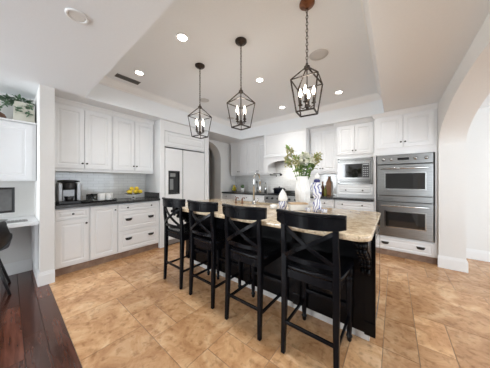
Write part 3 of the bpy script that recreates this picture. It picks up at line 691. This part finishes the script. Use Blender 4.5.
# ================================================================ pendants
def make_pendant(name_label, loc, rot, canopy_mat, lab_mat):
    t = thing('pendant_lantern', name_label, 'pendant light', loc, 0, 'open lantern pendants over the island')
    mb = MB(); mb.lathe([(.062, -.0005), (.062, -.012), (.05, -.024), (.02, -.034), (.012, -.045)], n=24); obj('canopy', mb, canopy_mat, t)
    mb = MB(); z = -.045; k = 0
    while z > -.50:   # chain of oval links
        pts = []
        for j in range(13):
            a = 2*PI*j/12; u, v = .0085*math.sin(a), .018*math.cos(a)
            pts.append((u, 0, z-.018+v) if k % 2 == 0 else (0, u, z-.018+v))
        mb.tube(pts, .0026, 5); z -= .0285; k += 1
    obj('chain', mb, BRONZE, t)
    R = Matrix.Rotation(rot, 4, 'Z')
    def q(r, a, z): v = R @ Vector((r*math.cos(a), r*math.sin(a), z)); return tuple(v)
    A = [PI/4+PI/2*i for i in range(4)]; rs, rb, zs, zb, zh = .150, .100, -.665, -.925, -.545
    mb = MB(); b = .009
    for i in range(4):
        a, a2 = A[i], A[(i+1) % 4]
        mb.bar([q(.012, a, zh), q(rs, a, zs)], b, b, q(1, a+PI/2, 0)); mb.bar([q(rs, a, zs), q(rb, a, zb)], b, b, q(1, a+PI/2, 0))
        mb.bar([q(rs, a, zs), q(rs, a2, zs)], b*.8, b*.8, (0, 0, 1)); mb.bar([q(rb, a, zb), q(rb, a2, zb)], b*1.2, b*1.2, (0, 0, 1))
    mb.lathe([(.004, -.50), (.010, -.51), (.010, -.525), (.024, -.535), (.024, -.555), (.008, -.56)], n=14)
    obj('lantern_frame', mb, BRONZE, t)
    mb = MB(); mb.tube([(0, 0, -.55), (0, 0, -.87)], .005); mb.lathe([(.005, -.84), (.016, -.855), (.020, -.87), (.010, -.885), (.004, -.90)], n=14); obj('stem', mb, BRONZE, t)
    for i in range(4):
        a = PI/2*i; c = q(.055, a, 0); p = lambda z: (c[0], c[1], z)
        mb = MB(); mb.tube([(0, 0, -.87), (c[0]*.6, c[1]*.6, -.885), (c[0], c[1], -.87), (c[0], c[1], -.855)], .0042); mb.lathe([(.006, -.858), (.019, -.852), (.019, -.848), (.010, -.846)], p(0), 12)
        mb.lathe([(.0095, -.846), (.0095, -.785), (.006, -.783)], p(0), 12); arm = obj('candle_arm', mb, BRONZE, t)
        mb = MB(); mb.lathe([(.006, -.783), (.0125, -.768), (.0135, -.755), (.009, -.735), (.003, -.715), (.001, -.708)], p(0), 12); obj('bulb', mb, BULB, arm)
    l = bpy.data.lights.new('lantern_glow', 'POINT'); l.energy = .8; l.color = (1, .94, .86); l.shadow_soft_size = .05
    lo = bpy.data.objects.new('lantern_glow', l); C.objects.link(lo); lo.parent = t; lo.location = (0, 0, -.72)
    return t
make_pendant('lantern pendant with a copper-toned canopy, nearest and largest in the photo', (-.575, 1.566, TZ), math.radians(7), COPPER, 0)
make_pendant('dark lantern pendant, middle of the three over the island', (-1.285, 1.552, TZ), math.radians(-6.6), BRONZE, 0)
make_pendant('dark lantern pendant nearest the refrigerator, smallest in the photo', (-1.975, 1.550, TZ), math.radians(4), BRONZE, 0)

# ================================================================ ceiling fittings
def downlight(x, y, z, lab, on=True, power=14):
    t = thing('recessed_light', lab, 'ceiling light', (x, y, z), group='recessed ceiling lights')
    mb = MB(); mb.lathe([(.058, -.0005), (.064, -.003), (.062, -.008), (.050, -.010), (.047, -.004)], n=28, cap=False); obj('trim_ring', mb, TRIM, t)
    mb = MB(); mb.lathe([(.047, -.0045), (.04, -.0055)], n=28); obj('lens', mb, DOWN if on else DOWNOFF, t)
    if on and power:
        l = bpy.data.lights.new('downlight_beam', 'SPOT'); l.energy = power; l.color = (1, .97, .92); l.spot_size = 2.3; l.spot_blend = .8; l.shadow_soft_size = .05
        lo = bpy.data.objects.new('downlight_beam', l); C.objects.link(lo); lo.parent = t; lo.location = (0, 0, -.02)
downlight(-1.73, 1.13, TZ, 'lit recessed light in the raised ceiling, largest, left of the middle pendant')
downlight(-2.76, 1.13, TZ, 'lit recessed light beside the dark air vent')
downlight(-1.78, 3.46, TZ, 'lit recessed light nearest the range hood')
downlight(-.73, 3.47, TZ, 'lit recessed light in front of the microwave tower, right of the near pendant')
downlight(-1.56, 2.32, TZ, 'small lit recessed light between the middle and near pendants')
downlight(-.73, 1.13, TZ, 'lit recessed light above the nearest stool')
downlight(.20, 1.15, H, 'added recessed light out of view in the low ceiling by the archway')  # added out of view to brighten the floor on the right
downlight(-1.73, .30, H, 'unlit recessed light in the low ceiling above the wood floor', on=False)
for x, y, r, lab in [(-.70, 2.29, .115, 'round flush ceiling speaker behind the near pendant'), (-2.76, 2.26, .10, 'round flush ceiling speaker behind the far pendant'), (-3.05, 3.30, .09, 'small round ceiling disc near the corner, left of the middle pendant')]:
    t = thing('ceiling_speaker', lab, 'speaker', (x, y, TZ), group='round flush ceiling speakers')
    mb = MB(); mb.lathe([(r*.9, -.0005), (r, -.002), (r, -.005), (r*.93, -.006), (r*.93, -.002)], n=32, cap=False); obj('bezel', mb, TRIM, t)
    mb = MB(); mb.lathe([(r*.93, -.002), (r*.93, -.004), (r*.5, -.005)], n=32); obj('grille', mb, SPKR, t)
t = thing('air_vent', 'dark slatted air vent in the raised ceiling', 'vent', (-3.07, 1.10, TZ))
mb = MB()
for a in [(-.055, -.045, -.155, .155), (.045, .055, -.155, .155), (-.045, .045, -.155, -.145), (-.045, .045, .145, .155)]: mb.box(a[0], a[1], a[2], a[3], -.006, -.0005)
obj('frame', mb, GRILLE, t)
mb = MB()
for k in range(14): y = -.135+k*.0205; mb.loft([[(sx, y, -.001), (sx, y+.002, -.001), (sx, y+.012, -.008), (sx, y+.010, -.008)] for sx in (-.045, .045)])
mb.box(-.045, .045, -.145, .145, -.0012, -.0005)
obj('slats', mb, GRILLE, t)

# ================================================================ desk nook
cabinet('desk_wall_cabinet', 'white wall cabinet over the desk, carrying the planter', 'cabinet', (-3.62, -1.13, 0), R90, 1.36, .375, 1.25, 1.975,
        [('door', .01, .45, 1.265, 1.96, [('k', .42, 1.33)]), ('door', .455, .885, 1.265, 1.96, [('k', .485, 1.33)]), ('door', .89, 1.325, 1.265, 1.96, [('k', .92, 1.33)])], toe=False)
mb = MB(); mb.box(XL+.002, -3.605, -1.13, .232, 1.976, 1.996); tag(obj('shelf_board', mb, TRIM, bev=.004), 'white shelf board on top of the desk wall cabinet', 'shelf')
t = thing('desk', 'built-in white desk shelf in the nook on the left', 'desk', (0, 0, 0))
mb = MB(); mb.box(XL+.002, -3.35, -1.5, .232, .725, .765); obj('top', mb, WHITE, t, bev=.003)
mb = MB(); mb.box(XL+.002, -3.42, -1.5, -1.46, 0, .724); obj('side_panel', mb, WHITE, t)
mb = MB(); mb.box(XL+.017, -3.45, .205, .2325, .165, .724); obj('side_panel', mb, WHITE, t)
# planter with trailing foliage
def foliage(mb, c, r, n, L, seed, squash=.6, down=.0):
    rnd = random.Random(seed)
    for _ in range(n):
        a = rnd.uniform(0, 2*PI); e = rnd.uniform(-.3, 1.2); d = Vector((math.cos(a)*math.cos(e), math.sin(a)*math.cos(e), math.sin(e)*squash))
        p = Vector(c)+d*r*rnd.uniform(.35, 1.0); mb.leaf(p, d+Vector((rnd.uniform(-.5, .5), rnd.uniform(-.5, .5), rnd.uniform(-.6, .3)-down)), L*rnd.uniform(.7, 1.3), L*.45*rnd.uniform(.8, 1.2), (rnd.uniform(-.5, .5), rnd.uniform(-.5, .5), 1))
t = thing('planter', 'tapered cream planter with trailing green leaves on the shelf over the desk', 'plant', (-3.80, .130, 1.997))
mb = MB(); mb.loft([[(sx*a*.95, sy*a*.72, z) for sx, sy in ((-1,-1),(1,-1),(1,1),(-1,1))] for a, z in ((.115, 0), (.125, .02), (.122, .13), (.108, .255), (.098, .255), (.10, .22))]); obj('pot', mb, CREAM, t, bev=.008)
mb = MB(); foliage(mb, (0, -.01, .27), .10, 80, .055, 3)
rnd = random.Random(9)
for (ex, ey, ez) in [(.10, -.30, .17), (.05, -.24, .22), (.13, -.20, .12), (.14, -.05, .12), (.14, .04, .10), (0, -.22, .27), (.12, .06, .2)]:
    st_ = Vector((0, 0, .25)); en = Vector((ex, ey, ez)); mid = (st_+en)/2+Vector((0, 0, .09)); pp = [st_*(1-s)**2+mid*2*s*(1-s)+en*s*s for s in [k/8 for k in range(9)]]
    mb.tube([tuple(p) for p in pp], .002, 4)
    for p in pp[2:]:
        for _ in range(5): mb.leaf(p, (rnd.uniform(-.3, 1), rnd.uniform(-1, 1), rnd.uniform(-.8, .6)), .045, .026, (rnd.uniform(-.5, 1), rnd.uniform(-.5, .5), 1))
for v_ in mb.bm.verts:
    if v_.co.y > .098: v_.co.y = .098-.1*(v_.co.y-.098)
    if v_.co.z > .395: v_.co.z = .395
obj('foliage', mb, LEAF3, t)
mb = MB(); rnd = random.Random(4)
for k in range(22):
    a = rnd.uniform(0, 2*PI); p = Vector((0, 0, .04)); rr_ = rnd.uniform(.02, .085); q = p+Vector((math.cos(a)*rr_, math.sin(a)*rr_, .085-rr_+rnd.uniform(-.02, .02))); mb.tube([p, (p+q)/2+Vector((0, 0, .025)), q], [.024, .020, .010], 7)
mb.ball((0, 0, .036), .07, .08, .034); tag(obj('driftwood_ornament', mb, ROPE), 'brown driftwood ornament on the shelf over the desk, left of the planter', 'ornament').location = (-3.74, -.085, 1.997)
# monitor
t = thing('monitor', 'black-framed desktop screen on a silver base, on the desk', 'monitor', (-3.75, -.10, .766))
mb = MB()
mb.loft([[(d, -.24+i, .09+i*.9), (d, .155-i, .09+i*.9), (d, .155-i, .405-i*.9), (d, -.24+i, .405-i*.9)] for d, i in ((-.022, .012), (-.01, 0), (.008, 0), (.010, .012), (.005, .016))]); obj('bezel', mb, BPLAST, t, bev=.004)
mb = MB(); mb.box(.0095, .0115, -.215, .130, .118, .380); obj('screen', mb, SCREEN, t)
mb = MB(); mb.lathe([(.13, 0.0), (.13, .006), (.05, .014)], (0, -.03, 0), 28); mb.bar([(-.02, -.03, .01), (-.03, -.03, .2)], .07, .012, (0, 1, 0)); obj('stand', mb, GPLAST, t)
mb = MB(); mb.box(-.065, .065, -.17, .17, 0, .010)
for r_ in range(4):
    for c_ in range(11): mb.box(-.055+r_*.028, -.033+r_*.028, -.16+c_*.029, -.137+c_*.029, .010, .014)
tag(obj('keyboard', mb, GPLAST, bev=.002), 'slim silver keyboard on the desk in front of the screen', 'keyboard').location = (-3.52, -.02, .766)
# desk chair: moulded shell on tapered legs, facing the desk (-x)
t = thing('desk_chair', 'black moulded shell chair with tapered legs at the desk', 'chair', (-3.50, -.20, 0), R90)
mb = MB()   # local: faces +y (world -x), back at -y
NU, NV = 15, 17; G = []
for j in range(NV):
    s = j/(NV-1); row = []
    if s < .5: q = s/.5; yc, zc, hw = .21-.36*q, .455-.02*math.sin(q*PI)+.0, .19+.04*q
    else: q = (s-.5)/.5; yc, zc, hw = -.15-.075*math.sin(q*PI/2), .455+.345*q, .23-.04*q*q
    wing = math.exp(-((s-.52)/.18)**2)
    for i in range(NU):
        u = -1+2*i/(NU-1); au = abs(u)
        x = hw*u*(1+.05*wing); z = zc+(.018+.145*wing)*au**3; y = yc+(.10*q if s >= .5 else .02)*au**2.2*(.9)+.03*wing*au**3
        row.append((x, y, z))
    G.append(row)
for off_ in (0, 1):
    pass
V = [[mb.bm.verts.new(p) for p in r] for r in G]
for j in range(NV-1):
    for i in range(NU-1): mb.face([V[j][i], V[j][i+1], V[j+1][i+1], V[j+1][i]], True)
sh = obj('shell', mb, BPLAST, t); so = sh.modifiers.new('s', 'SOLIDIFY'); so.thickness = .016; ss = sh.modifiers.new('ss', 'SUBSURF'); ss.levels = ss.render_levels = 1
for sx in (-1, 1):
    for sy in (-1, 1):
        mb = MB(); mb.tube([(.10*sx, .02+.09*sy, .437), (.215*sx, .01+.205*sy, 0)], [.021, .011], 10); obj('leg', mb, BPLAST, t)

# ================================================================ things on the side counter
ZC = .931
t = thing('coffee_maker', 'silver and black single-cup coffee maker on the side counter', 'coffee maker', (-3.66, .545, ZC), R90)
mb = MB(); mb.box(-.12, .12, -.10, .12, 0, .035); mb.box(-.072, .072, .0, .12, .035, .30); obj('body', mb, BPLAST, t, bev=.006)
mb = MB(); mb.lathe([(.062, .20), (.068, .22), (.068, .295), (.05, .31)], (0, -.04, 0), 20); obj('brew_head', mb, BPLAST, t)
for sa in (-.122, .075): mb = MB(); mb.box(sa, sa+.047, -.09, .115, .036, .29); obj('side_panel', mb, GPLAST, t, bev=.01, label='silver side housing')
mb = MB(); mb.box(-.06, .06, -.004, -.0005, .04, .19); obj('backplate', mb, GPLAST, t, label='grey backplate')
mb = MB(); mb.lathe([(.11, .301), (.12, .306), (.118, .325), (.06, .334)], (0, .01, 0), 24); mb.tube([(-.04, -.10, .31), (0, -.125, .315), (.04, -.10, .31)], .008); obj('lid', mb, BPLAST, t)
mb = MB(); mb.lathe([(.035, .036), (.038, .04), (.05, .10), (.048, .10), (.036, .045)], (0, -.05, 0), 18); obj('drip_cup', mb, BPLAST, t)
t = thing('serving_tray', 'black serving tray under the mugs on the side counter', 'tray', (-3.66, .895, ZC), R90)
mb = MB(); mb.loft([[(sx*a, sy*b, z) for sx, sy in ((-1,-1),(1,-1),(1,1),(-1,1))] for a, b, z in ((.20, .12, 0), (.215, .135, .018), (.208, .128, .018), (.195, .115, .005))]); obj('tray_pan', mb, BPLAST, t)
for sx in (-1, 1):
    mb = MB(); mb.tube([(sx*.212, -.04, .016), (sx*.232, -.03, .028), (sx*.232, .03, .028), (sx*.212, .04, .016)], .005); obj('handle', mb, BPLAST, t)
def mug(x, y, lab, mat, rot, first=[None]):
    if first[0] is None or mat is not CERAM:
        t = thing('mug', lab, 'mug', (x, y, ZC+.0065), rot, 'mugs on the black tray')
        mb = MB(); mb.lathe([(.036, 0), (.042, .004), (.048, .03), (.050, .112), (.046, .112), (.044, .03), (.03, .010)], n=20); obj('cup', mb, mat, t)
        mb = MB(); mb.tube([(.047, 0, .095), (.072, 0, .088), (.077, 0, .060), (.068, 0, .036), (.046, 0, .028)], .0055); obj('handle', mb, mat, t)
        if mat is CERAM: first[0] = t
        return t
    c = copy_tree(first[0]); c.location = (x, y, ZC+.0065); c.rotation_euler = (0, 0, rot); c['label'] = lab
mug(-3.60, .775, 'clear glass mug at the left end of the tray, nearest the coffee maker', GLASS, .5)
mug(-3.69, .845, 'clear glass mug at the back of the tray, second from the left', GLASS, 2)
mug(-3.61, .915, 'white mug in the middle of the tray', CERAM, 1.0)
mug(-3.62, 1.02, 'white mug at the right end of the tray', CERAM, .2)
mug(-3.71, .965, 'white mug at the back of the tray, half behind the others', CERAM, 2.2)
# pedestal bowl with lemons
t = thing('pedestal_bowl', 'clear glass footed bowl holding lemons on the side counter', 'bowl', (-3.66, 1.40, ZC))
mb = MB(); mb.lathe([(.062, 0), (.062, .004), (.018, .012), (.013, .05), (.020, .075), (.10, .082), (.145, .105), (.141, .105), (.096, .088), (.001, .084)], n=28); obj('bowl', mb, GLASS, t)
lem = None
for i, (x, y, z, lab) in enumerate([(.055, -.080, .128, 'lemon at the front left of the glass bowl'), (.062, .008, .128, 'lemon at the front middle of the glass bowl'), (.045, .095, .128, 'lemon at the front right of the glass bowl'), (-.045, -.05, .128, 'lemon at the back left of the glass bowl'), (-.04, .055, .128, 'lemon at the back right of the glass bowl'), (.015, -.035, .182, 'left one of the two lemons topping the pile'), (.012, .048, .182, 'right one of the two lemons topping the pile')]):
    if lem is None:
        mb = MB(); prof = [(a*1.15, b*1.15) for a, b in [(.004, -.043), (.008, -.038), (.020, -.031), (.029, -.015), (.031, 0), (.029, .015), (.020, .030), (.009, .038), (.005, .044)]]
        mb.lathe(prof, n=14, axis='y'); lem = tag(obj('lemon', mb, LEMON), lab, 'lemon', 'lemons in the footed bowl'); o = lem
    else: o = lem.copy(); C.objects.link(o)
    o.location = (-3.66+x, 1.40+y, ZC+z); o.rotation_euler = (0, 0, .7*i+.4); o['label'] = lab

# ================================================================ things on the rear counter
t = thing('fruit_jar', 'glass jar of yellow and green fruit in the far corner of the rear counter', 'jar', (-3.83, 4.30, ZC))
mb = MB(); mb.lathe([(.075, 0), (.082, .006), (.082, .17), (.07, .19), (.067, .187), (.078, .168), (.078, .01), (.001, .008)], n=24); obj('glass', mb, GLASS, t)
for i, (x, y, z) in enumerate([(.032, -.02, .045), (-.035, -.01, .045), (0, .035, .045), (-.01, -.035, .098), (.03, .025, .10), (-.03, .03, .105), (.0, 0, .152)]):
    mb = MB(); mb.ball((0, 0, 0), .032, .032, .035, 12); mb.lathe([(.006, .033), (.003, .040)], n=8); o = tag(obj('lime', mb, LIME if i % 2 else LEMON), 'yellow-green citrus fruit inside the corner glass jar', 'fruit', 'citrus fruit in the corner jar'); o.location = (-3.83+x, 4.30+y, ZC+z)
t = thing('potted_plant', 'small dark green ball plant in a white pot on the rear counter', 'plant', (-3.50, 4.30, ZC))
mb = MB(); mb.lathe([(.042, 0), (.048, .004), (.056, .11), (.05, .11), (.048, .095), (.001, .094)], n=20); obj('pot', mb, CERAM, t)
mb = MB(); mb.ball((0, 0, .155), .05, .05, .045); foliage(mb, (0, 0, .15), .055, 130, .028, 21, .9); obj('foliage', mb, LEAF, t)
t = thing('utensil_crock', 'steel crock of cooking utensils left of the range', 'crock', (-2.98, 4.36, ZC))
mb = MB(); mb.lathe([(.05, 0), (.054, .004), (.054, .14), (.050, .14), (.049, .01), (.001, .008)], n=22); obj('crock', mb, STEEL, t)
for i, (dx, dy, k) in enumerate([(.05, 0, 0), (-.045, .01, 1), (.01, .04, 0), (-.01, -.02, 2)]):
    mb = MB(); mb.tube([(dx*.3, dy*.3, .012), (dx*1.3, dy*1.3, .27)], .005, 6)
    if k == 0: mb.ball((dx*1.4, dy*1.4, .295), .024, .008, .034, 10)
    elif k == 1: mb.box(dx*1.4-.022, dx*1.4+.022, dy*1.4-.003, dy*1.4+.003, .26, .33)
    else: mb.ball((dx*1.4, dy*1.4, .30), .020, .02, .035, 10)
    o = tag(obj(('ladle', 'spatula', 'spoon', 'whisk')[i], mb, (STEEL, BPLAST, WOODB, STEEL)[i]), ('steel ladle', 'black spatula', 'wooden spoon', 'steel whisk')[i]+' standing in the crock left of the range', 'utensil', 'utensils in the crock'); o.location = (-2.98, 4.36, ZC)
t = thing('oil_bottle', 'tall steel bottle beside the utensil crock left of the range', 'bottle', (-2.74, 4.36, ZC))
mb = MB(); mb.lathe([(.034, 0), (.037, .004), (.037, .16), (.014, .21), (.012, .25)], n=18); obj('body', mb, CHROME, t)
mb = MB(); mb.lathe([(.014, .2505), (.015, .27), (.006, .28)], n=14); obj('stopper', mb, BPLAST, t)
t = thing('stockpot', 'dark enamel pot on the range', 'pot', (-2.24, 4.20, .941))
mb = MB(); mb.lathe([(.12, 0), (.135, .008), (.140, .12), (.144, .125), (.136, .125), (.132, .02), (.001, .012)], n=32); obj('pot_body', mb, NAVY, t)
mb = MB(); mb.lathe([(.143, .1255), (.14, .135), (.09, .148), (.02, .153), (.012, .156), (.022, .168), (.01, .176)], n=32); obj('lid', mb, NAVY, t)
for sx in (-1, 1):
    mb = MB(); mb.tube([(sx*.138, -.035, .10), (sx*.168, -.03, .102), (sx*.168, .03, .102), (sx*.138, .035, .10)], .007); obj('handle', mb, NAVY, t)
# cutting boards leaning on the tiles
def board(x, y, w_, h_, lab, mat, lean):
    t = thing('cutting_board', lab, 'cutting board', (x, y, ZC+.002), 0, 'cutting boards leaning on the tile')
    t.rotation_euler = (-lean, 0, 0)
    out = [(-w_/2, 0), (w_/2, 0), (w_/2, h_*.66), (w_*.30, h_*.76), (.022, h_*.82), (.022, h_*.97), (.012, h_), (-.012, h_), (-.022, h_*.97), (-.022, h_*.82), (-w_*.30, h_*.76), (-w_/2, h_*.66)]
    mb = MB(); mb.loft([[(a, yy, b) for a, b in out] for yy in (0, .018)]); obj('board', mb, mat, t, bev=.003)
    mb = MB(); mb.tube([(0, -.0035, h_*.93), (.01, -.004, h_*.885), (0, -.0035, h_*.84), (-.01, -.004, h_*.885), (0, -.0035, h_*.93)], .0025, 6); obj('hanging_cord', mb, BPLAST, t)
board(-1.15, 4.43, .115, .43, 'tall brown wooden cutting board leaning on the tile right of the range', WOODB, .16)
t = thing('wine_bottle', 'dark amber bottle in front of the cutting board', 'bottle', (-1.245, 4.36, ZC))
mb = MB(); mb.lathe([(.034, 0), (.037, .004), (.037, .18), (.014, .235), (.013, .27)], n=18); obj('body', mb, AMBER, t)
mb = MB(); mb.lathe([(.015, .2705), (.015, .305), (.008, .31)], n=14); obj('cap', mb, COPPER, t)
t = thing('olive_oil_bottle', 'short olive-green bottle beside the amber bottle', 'bottle', (-1.165, 4.27, ZC))
mb = MB(); mb.lathe([(.028, 0), (.031, .004), (.031, .12), (.012, .165), (.011, .20)], n=18); obj('body', mb, OLIVE, t)
mb = MB(); mb.lathe([(.013, .2005), (.013, .222), (.006, .226)], n=14); obj('cap', mb, BPLAST, t)
mb = MB(); mb.lathe([(.03, 0), (.036, .005), (.042, .07), (.036, .07), (.03, .01), (.001, .008)], n=18); tag(obj('copper_cup', mb, COPPER), 'small copper cup in front of the bottles right of the range', 'cup').location = (-1.265, 4.22, ZC)

# ================================================================ things on the island
# fluted vase and flowers
t = thing('vase', 'tall fluted white vase holding flowers on the island', 'vase', (-.86, 2.20, ZC))
mb = MB(); rings = []
for z, r in [(0, .055), (.01, .062), (.10, .082), (.22, .086), (.31, .070), (.345, .060), (.375, .066), (.375, .060), (.34, .052), (.20, .07), (.02, .055)]:
    rings.append([(r*(1+.035*math.cos(18*a))*math.cos(a), r*(1+.035*math.cos(18*a))*math.sin(a), z) for a in [2*PI*k/108 for k in range(108)]])
mb.loft(rings, True); obj('vessel', mb, CERAM, t)
# stems: each flowering stem a thing of its own
rnd = random.Random(31)
r_ = Vector((.784, .621, 0)); f_ = Vector((-.621, .784, 0))
stems = [(-.155, 0, .69, 'b'), (-.17, .03, .56, 'b'), (-.09, -.05, .57, 'b'), (-.02, .05, .57, 'p'), (.01, -.05, .60, 'p'), (.06, .0, .50, 'l'), (.10, .04, .56, 'p'), (.14, -.02, .60, 'b'), (.19, .02, .62, 'b'), (.15, .04, .50, 'l'), (-.05, .0, .46, 'l'), (.0, .06, .50, 'p'), (.06, -.06, .55, 'p'), (-.045, -.04, .53, 'p')]
names = {'b': ('green_bloom', 'stem with a dry yellow-green bloom in the white vase', 'flower'), 'p': ('white_flower', 'stem with cream white petals in the white vase', 'flower'), 'l': ('leafy_stem', 'leafy green stem in the white vase', 'foliage')}
for i, (a, b, z, k) in enumerate(stems):
    nm, lb, ct = names[k]; T = thing(nm, lb, ct, (-.86, 2.20, ZC), 0, {'b': 'green blooms in the vase', 'p': 'white flowers in the vase', 'l': 'leafy stems in the vase'}[k])
    e = r_*a + f_*b + Vector((0, 0, z)); s0 = Vector((e.x*.12, e.y*.12, .06)); m_ = Vector((e.x*.22, e.y*.22, .36))
    pp = [s0*(1-s)**2+m_*2*s*(1-s)+e*s*s for s in [q/10 for q in range(11)]]
    mb = MB(); mb.tube([tuple(p) for p in pp], .0032, 5); obj('stem', mb, LEAF, T)
    mb = MB()
    for p in pp[8 if k != 'l' else 6:]:
        for _ in range(2 if k != 'l' else 4):
            mb.leaf(p, (rnd.uniform(-1, 1), rnd.uniform(-1, 1), rnd.uniform(-.2, .9)), rnd.uniform(.06, .09), .034, (rnd.uniform(-.5, .5), rnd.uniform(-1, .3), 1))
    obj('leaves', mb, LEAF2, T)
    if k == 'p':
        mb = MB()
        for q in range(52):
            th_ = rnd.uniform(0, 2*PI); el = rnd.uniform(-.4, 1.2); d = Vector((math.cos(th_)*math.cos(el), math.sin(th_)*math.cos(el), math.sin(el)))
            mb.leaf(e+d*.008, d, rnd.uniform(.045, .075), .036, (rnd.uniform(-1, 1), rnd.uniform(-1, 1), .5))
        obj('petals', mb, PETAL, T)
    if k == 'b':
        mb = MB()
        for q in range(95):
            d = Vector((rnd.gauss(0, 1), rnd.gauss(0, 1), rnd.gauss(0, 1))).normalized(); mb.leaf(e+d*rnd.uniform(.012, .036)+Vector((0, 0, rnd.uniform(-.05, .02))), d, rnd.uniform(.018, .032), .018, (rnd.uniform(-1, 1), rnd.uniform(-1, 1), .5))
        obj('bloom', mb, BUD, T)
# white box with tan lid
t = thing('storage_box', 'low white box with a tan lid in front of the vase', 'box', (-.83, 1.985, ZC), math.radians(38))
mb = MB(); mb.box(-.092, .092, -.055, .055, 0, .066); obj('box', mb, BOXW, t, bev=.004)
mb = MB(); mb.box(-.096, .096, -.059, .059, .0665, .080); obj('lid', mb, TAN, t, bev=.003)
# blue and white ceramic pump bottle (tall)
t = thing('ceramic_bottle', 'tall blue and white ceramic bottle with a navy collar on the island', 'bottle', (-.625, 1.99, ZC))
mb = MB(); mb.lathe([(.036, 0), (.042, .005), (.044, .04), (.040, .10), (.028, .125), (.030, .14), (.044, .18), (.045, .23), (.034, .285), (.026, .305)], n=28); obj('body', mb, BLUEW, t)
mb = MB(); mb.lathe([(.026, .3055), (.031, .31), (.031, .33), (.022, .336)], n=24); obj('collar', mb, INDIGO, t)
mb = MB(); mb.lathe([(.020, .3365), (.028, .35), (.026, .372), (.012, .388)], n=24); mb.ball((0, 0, .392), .012); obj('stopper', mb, CERAM, t)
mb = MB(); mb.tube([(.026, 0, .30), (.055, 0, .292), (.064, 0, .26), (.058, 0, .22), (.043, 0, .205)], .0065); mb.bm.transform(Matrix.Rotation(math.radians(218), 4, 'Z')); obj('handle', mb, BLUEW, t)
# small blue white cups round the bottle
cup0 = None
for x, y, lab in [(-.545, 1.96, 'small blue and white cup right of the tall ceramic bottle'), (-.705, 1.95, 'small blue and white cup left of the tall ceramic bottle')]:
    if cup0 is None:
        mb = MB(); mb.lathe([(.018, 0), (.022, .003), (.030, .035), (.027, .035), (.018, .006), (.001, .005)], n=18); cup0 = tag(obj('tea_cup', mb, BLUEW), lab, 'cup', 'small blue and white cups on the island'); o = cup0
    else: o = cup0.copy(); C.objects.link(o)
    o.location = (x, y, ZC); o['label'] = lab
# birdhouse-topped ceramic jar
t = thing('ceramic_jar', 'blue and white ceramic jar with a pointed white lid, left of the vase', 'jar', (-.985, 1.93, ZC))
mb = MB(); mb.lathe([(.03, 0), (.036, .004), (.046, .04), (.047, .075), (.036, .095)], n=28); obj('body', mb, BLUEW, t)
mb = MB(); mb.lathe([(.038, .0955), (.050, .10), (.052, .12), (.046, .15), (.034, .18), (.018, .208), (.006, .222), (.003, .232)], n=28); obj('lid', mb, CERAM, t)
mb = MB(); mb.lathe([(.026, 0), (.032, .004), (.045, .045), (.041, .045), (.028, .008), (.001, .006)], n=20); tag(obj('sugar_bowl', mb, CERAM), 'small white bowl beside the pointed-lid jar on the island', 'bowl').location = (-1.085, 1.90, ZC)
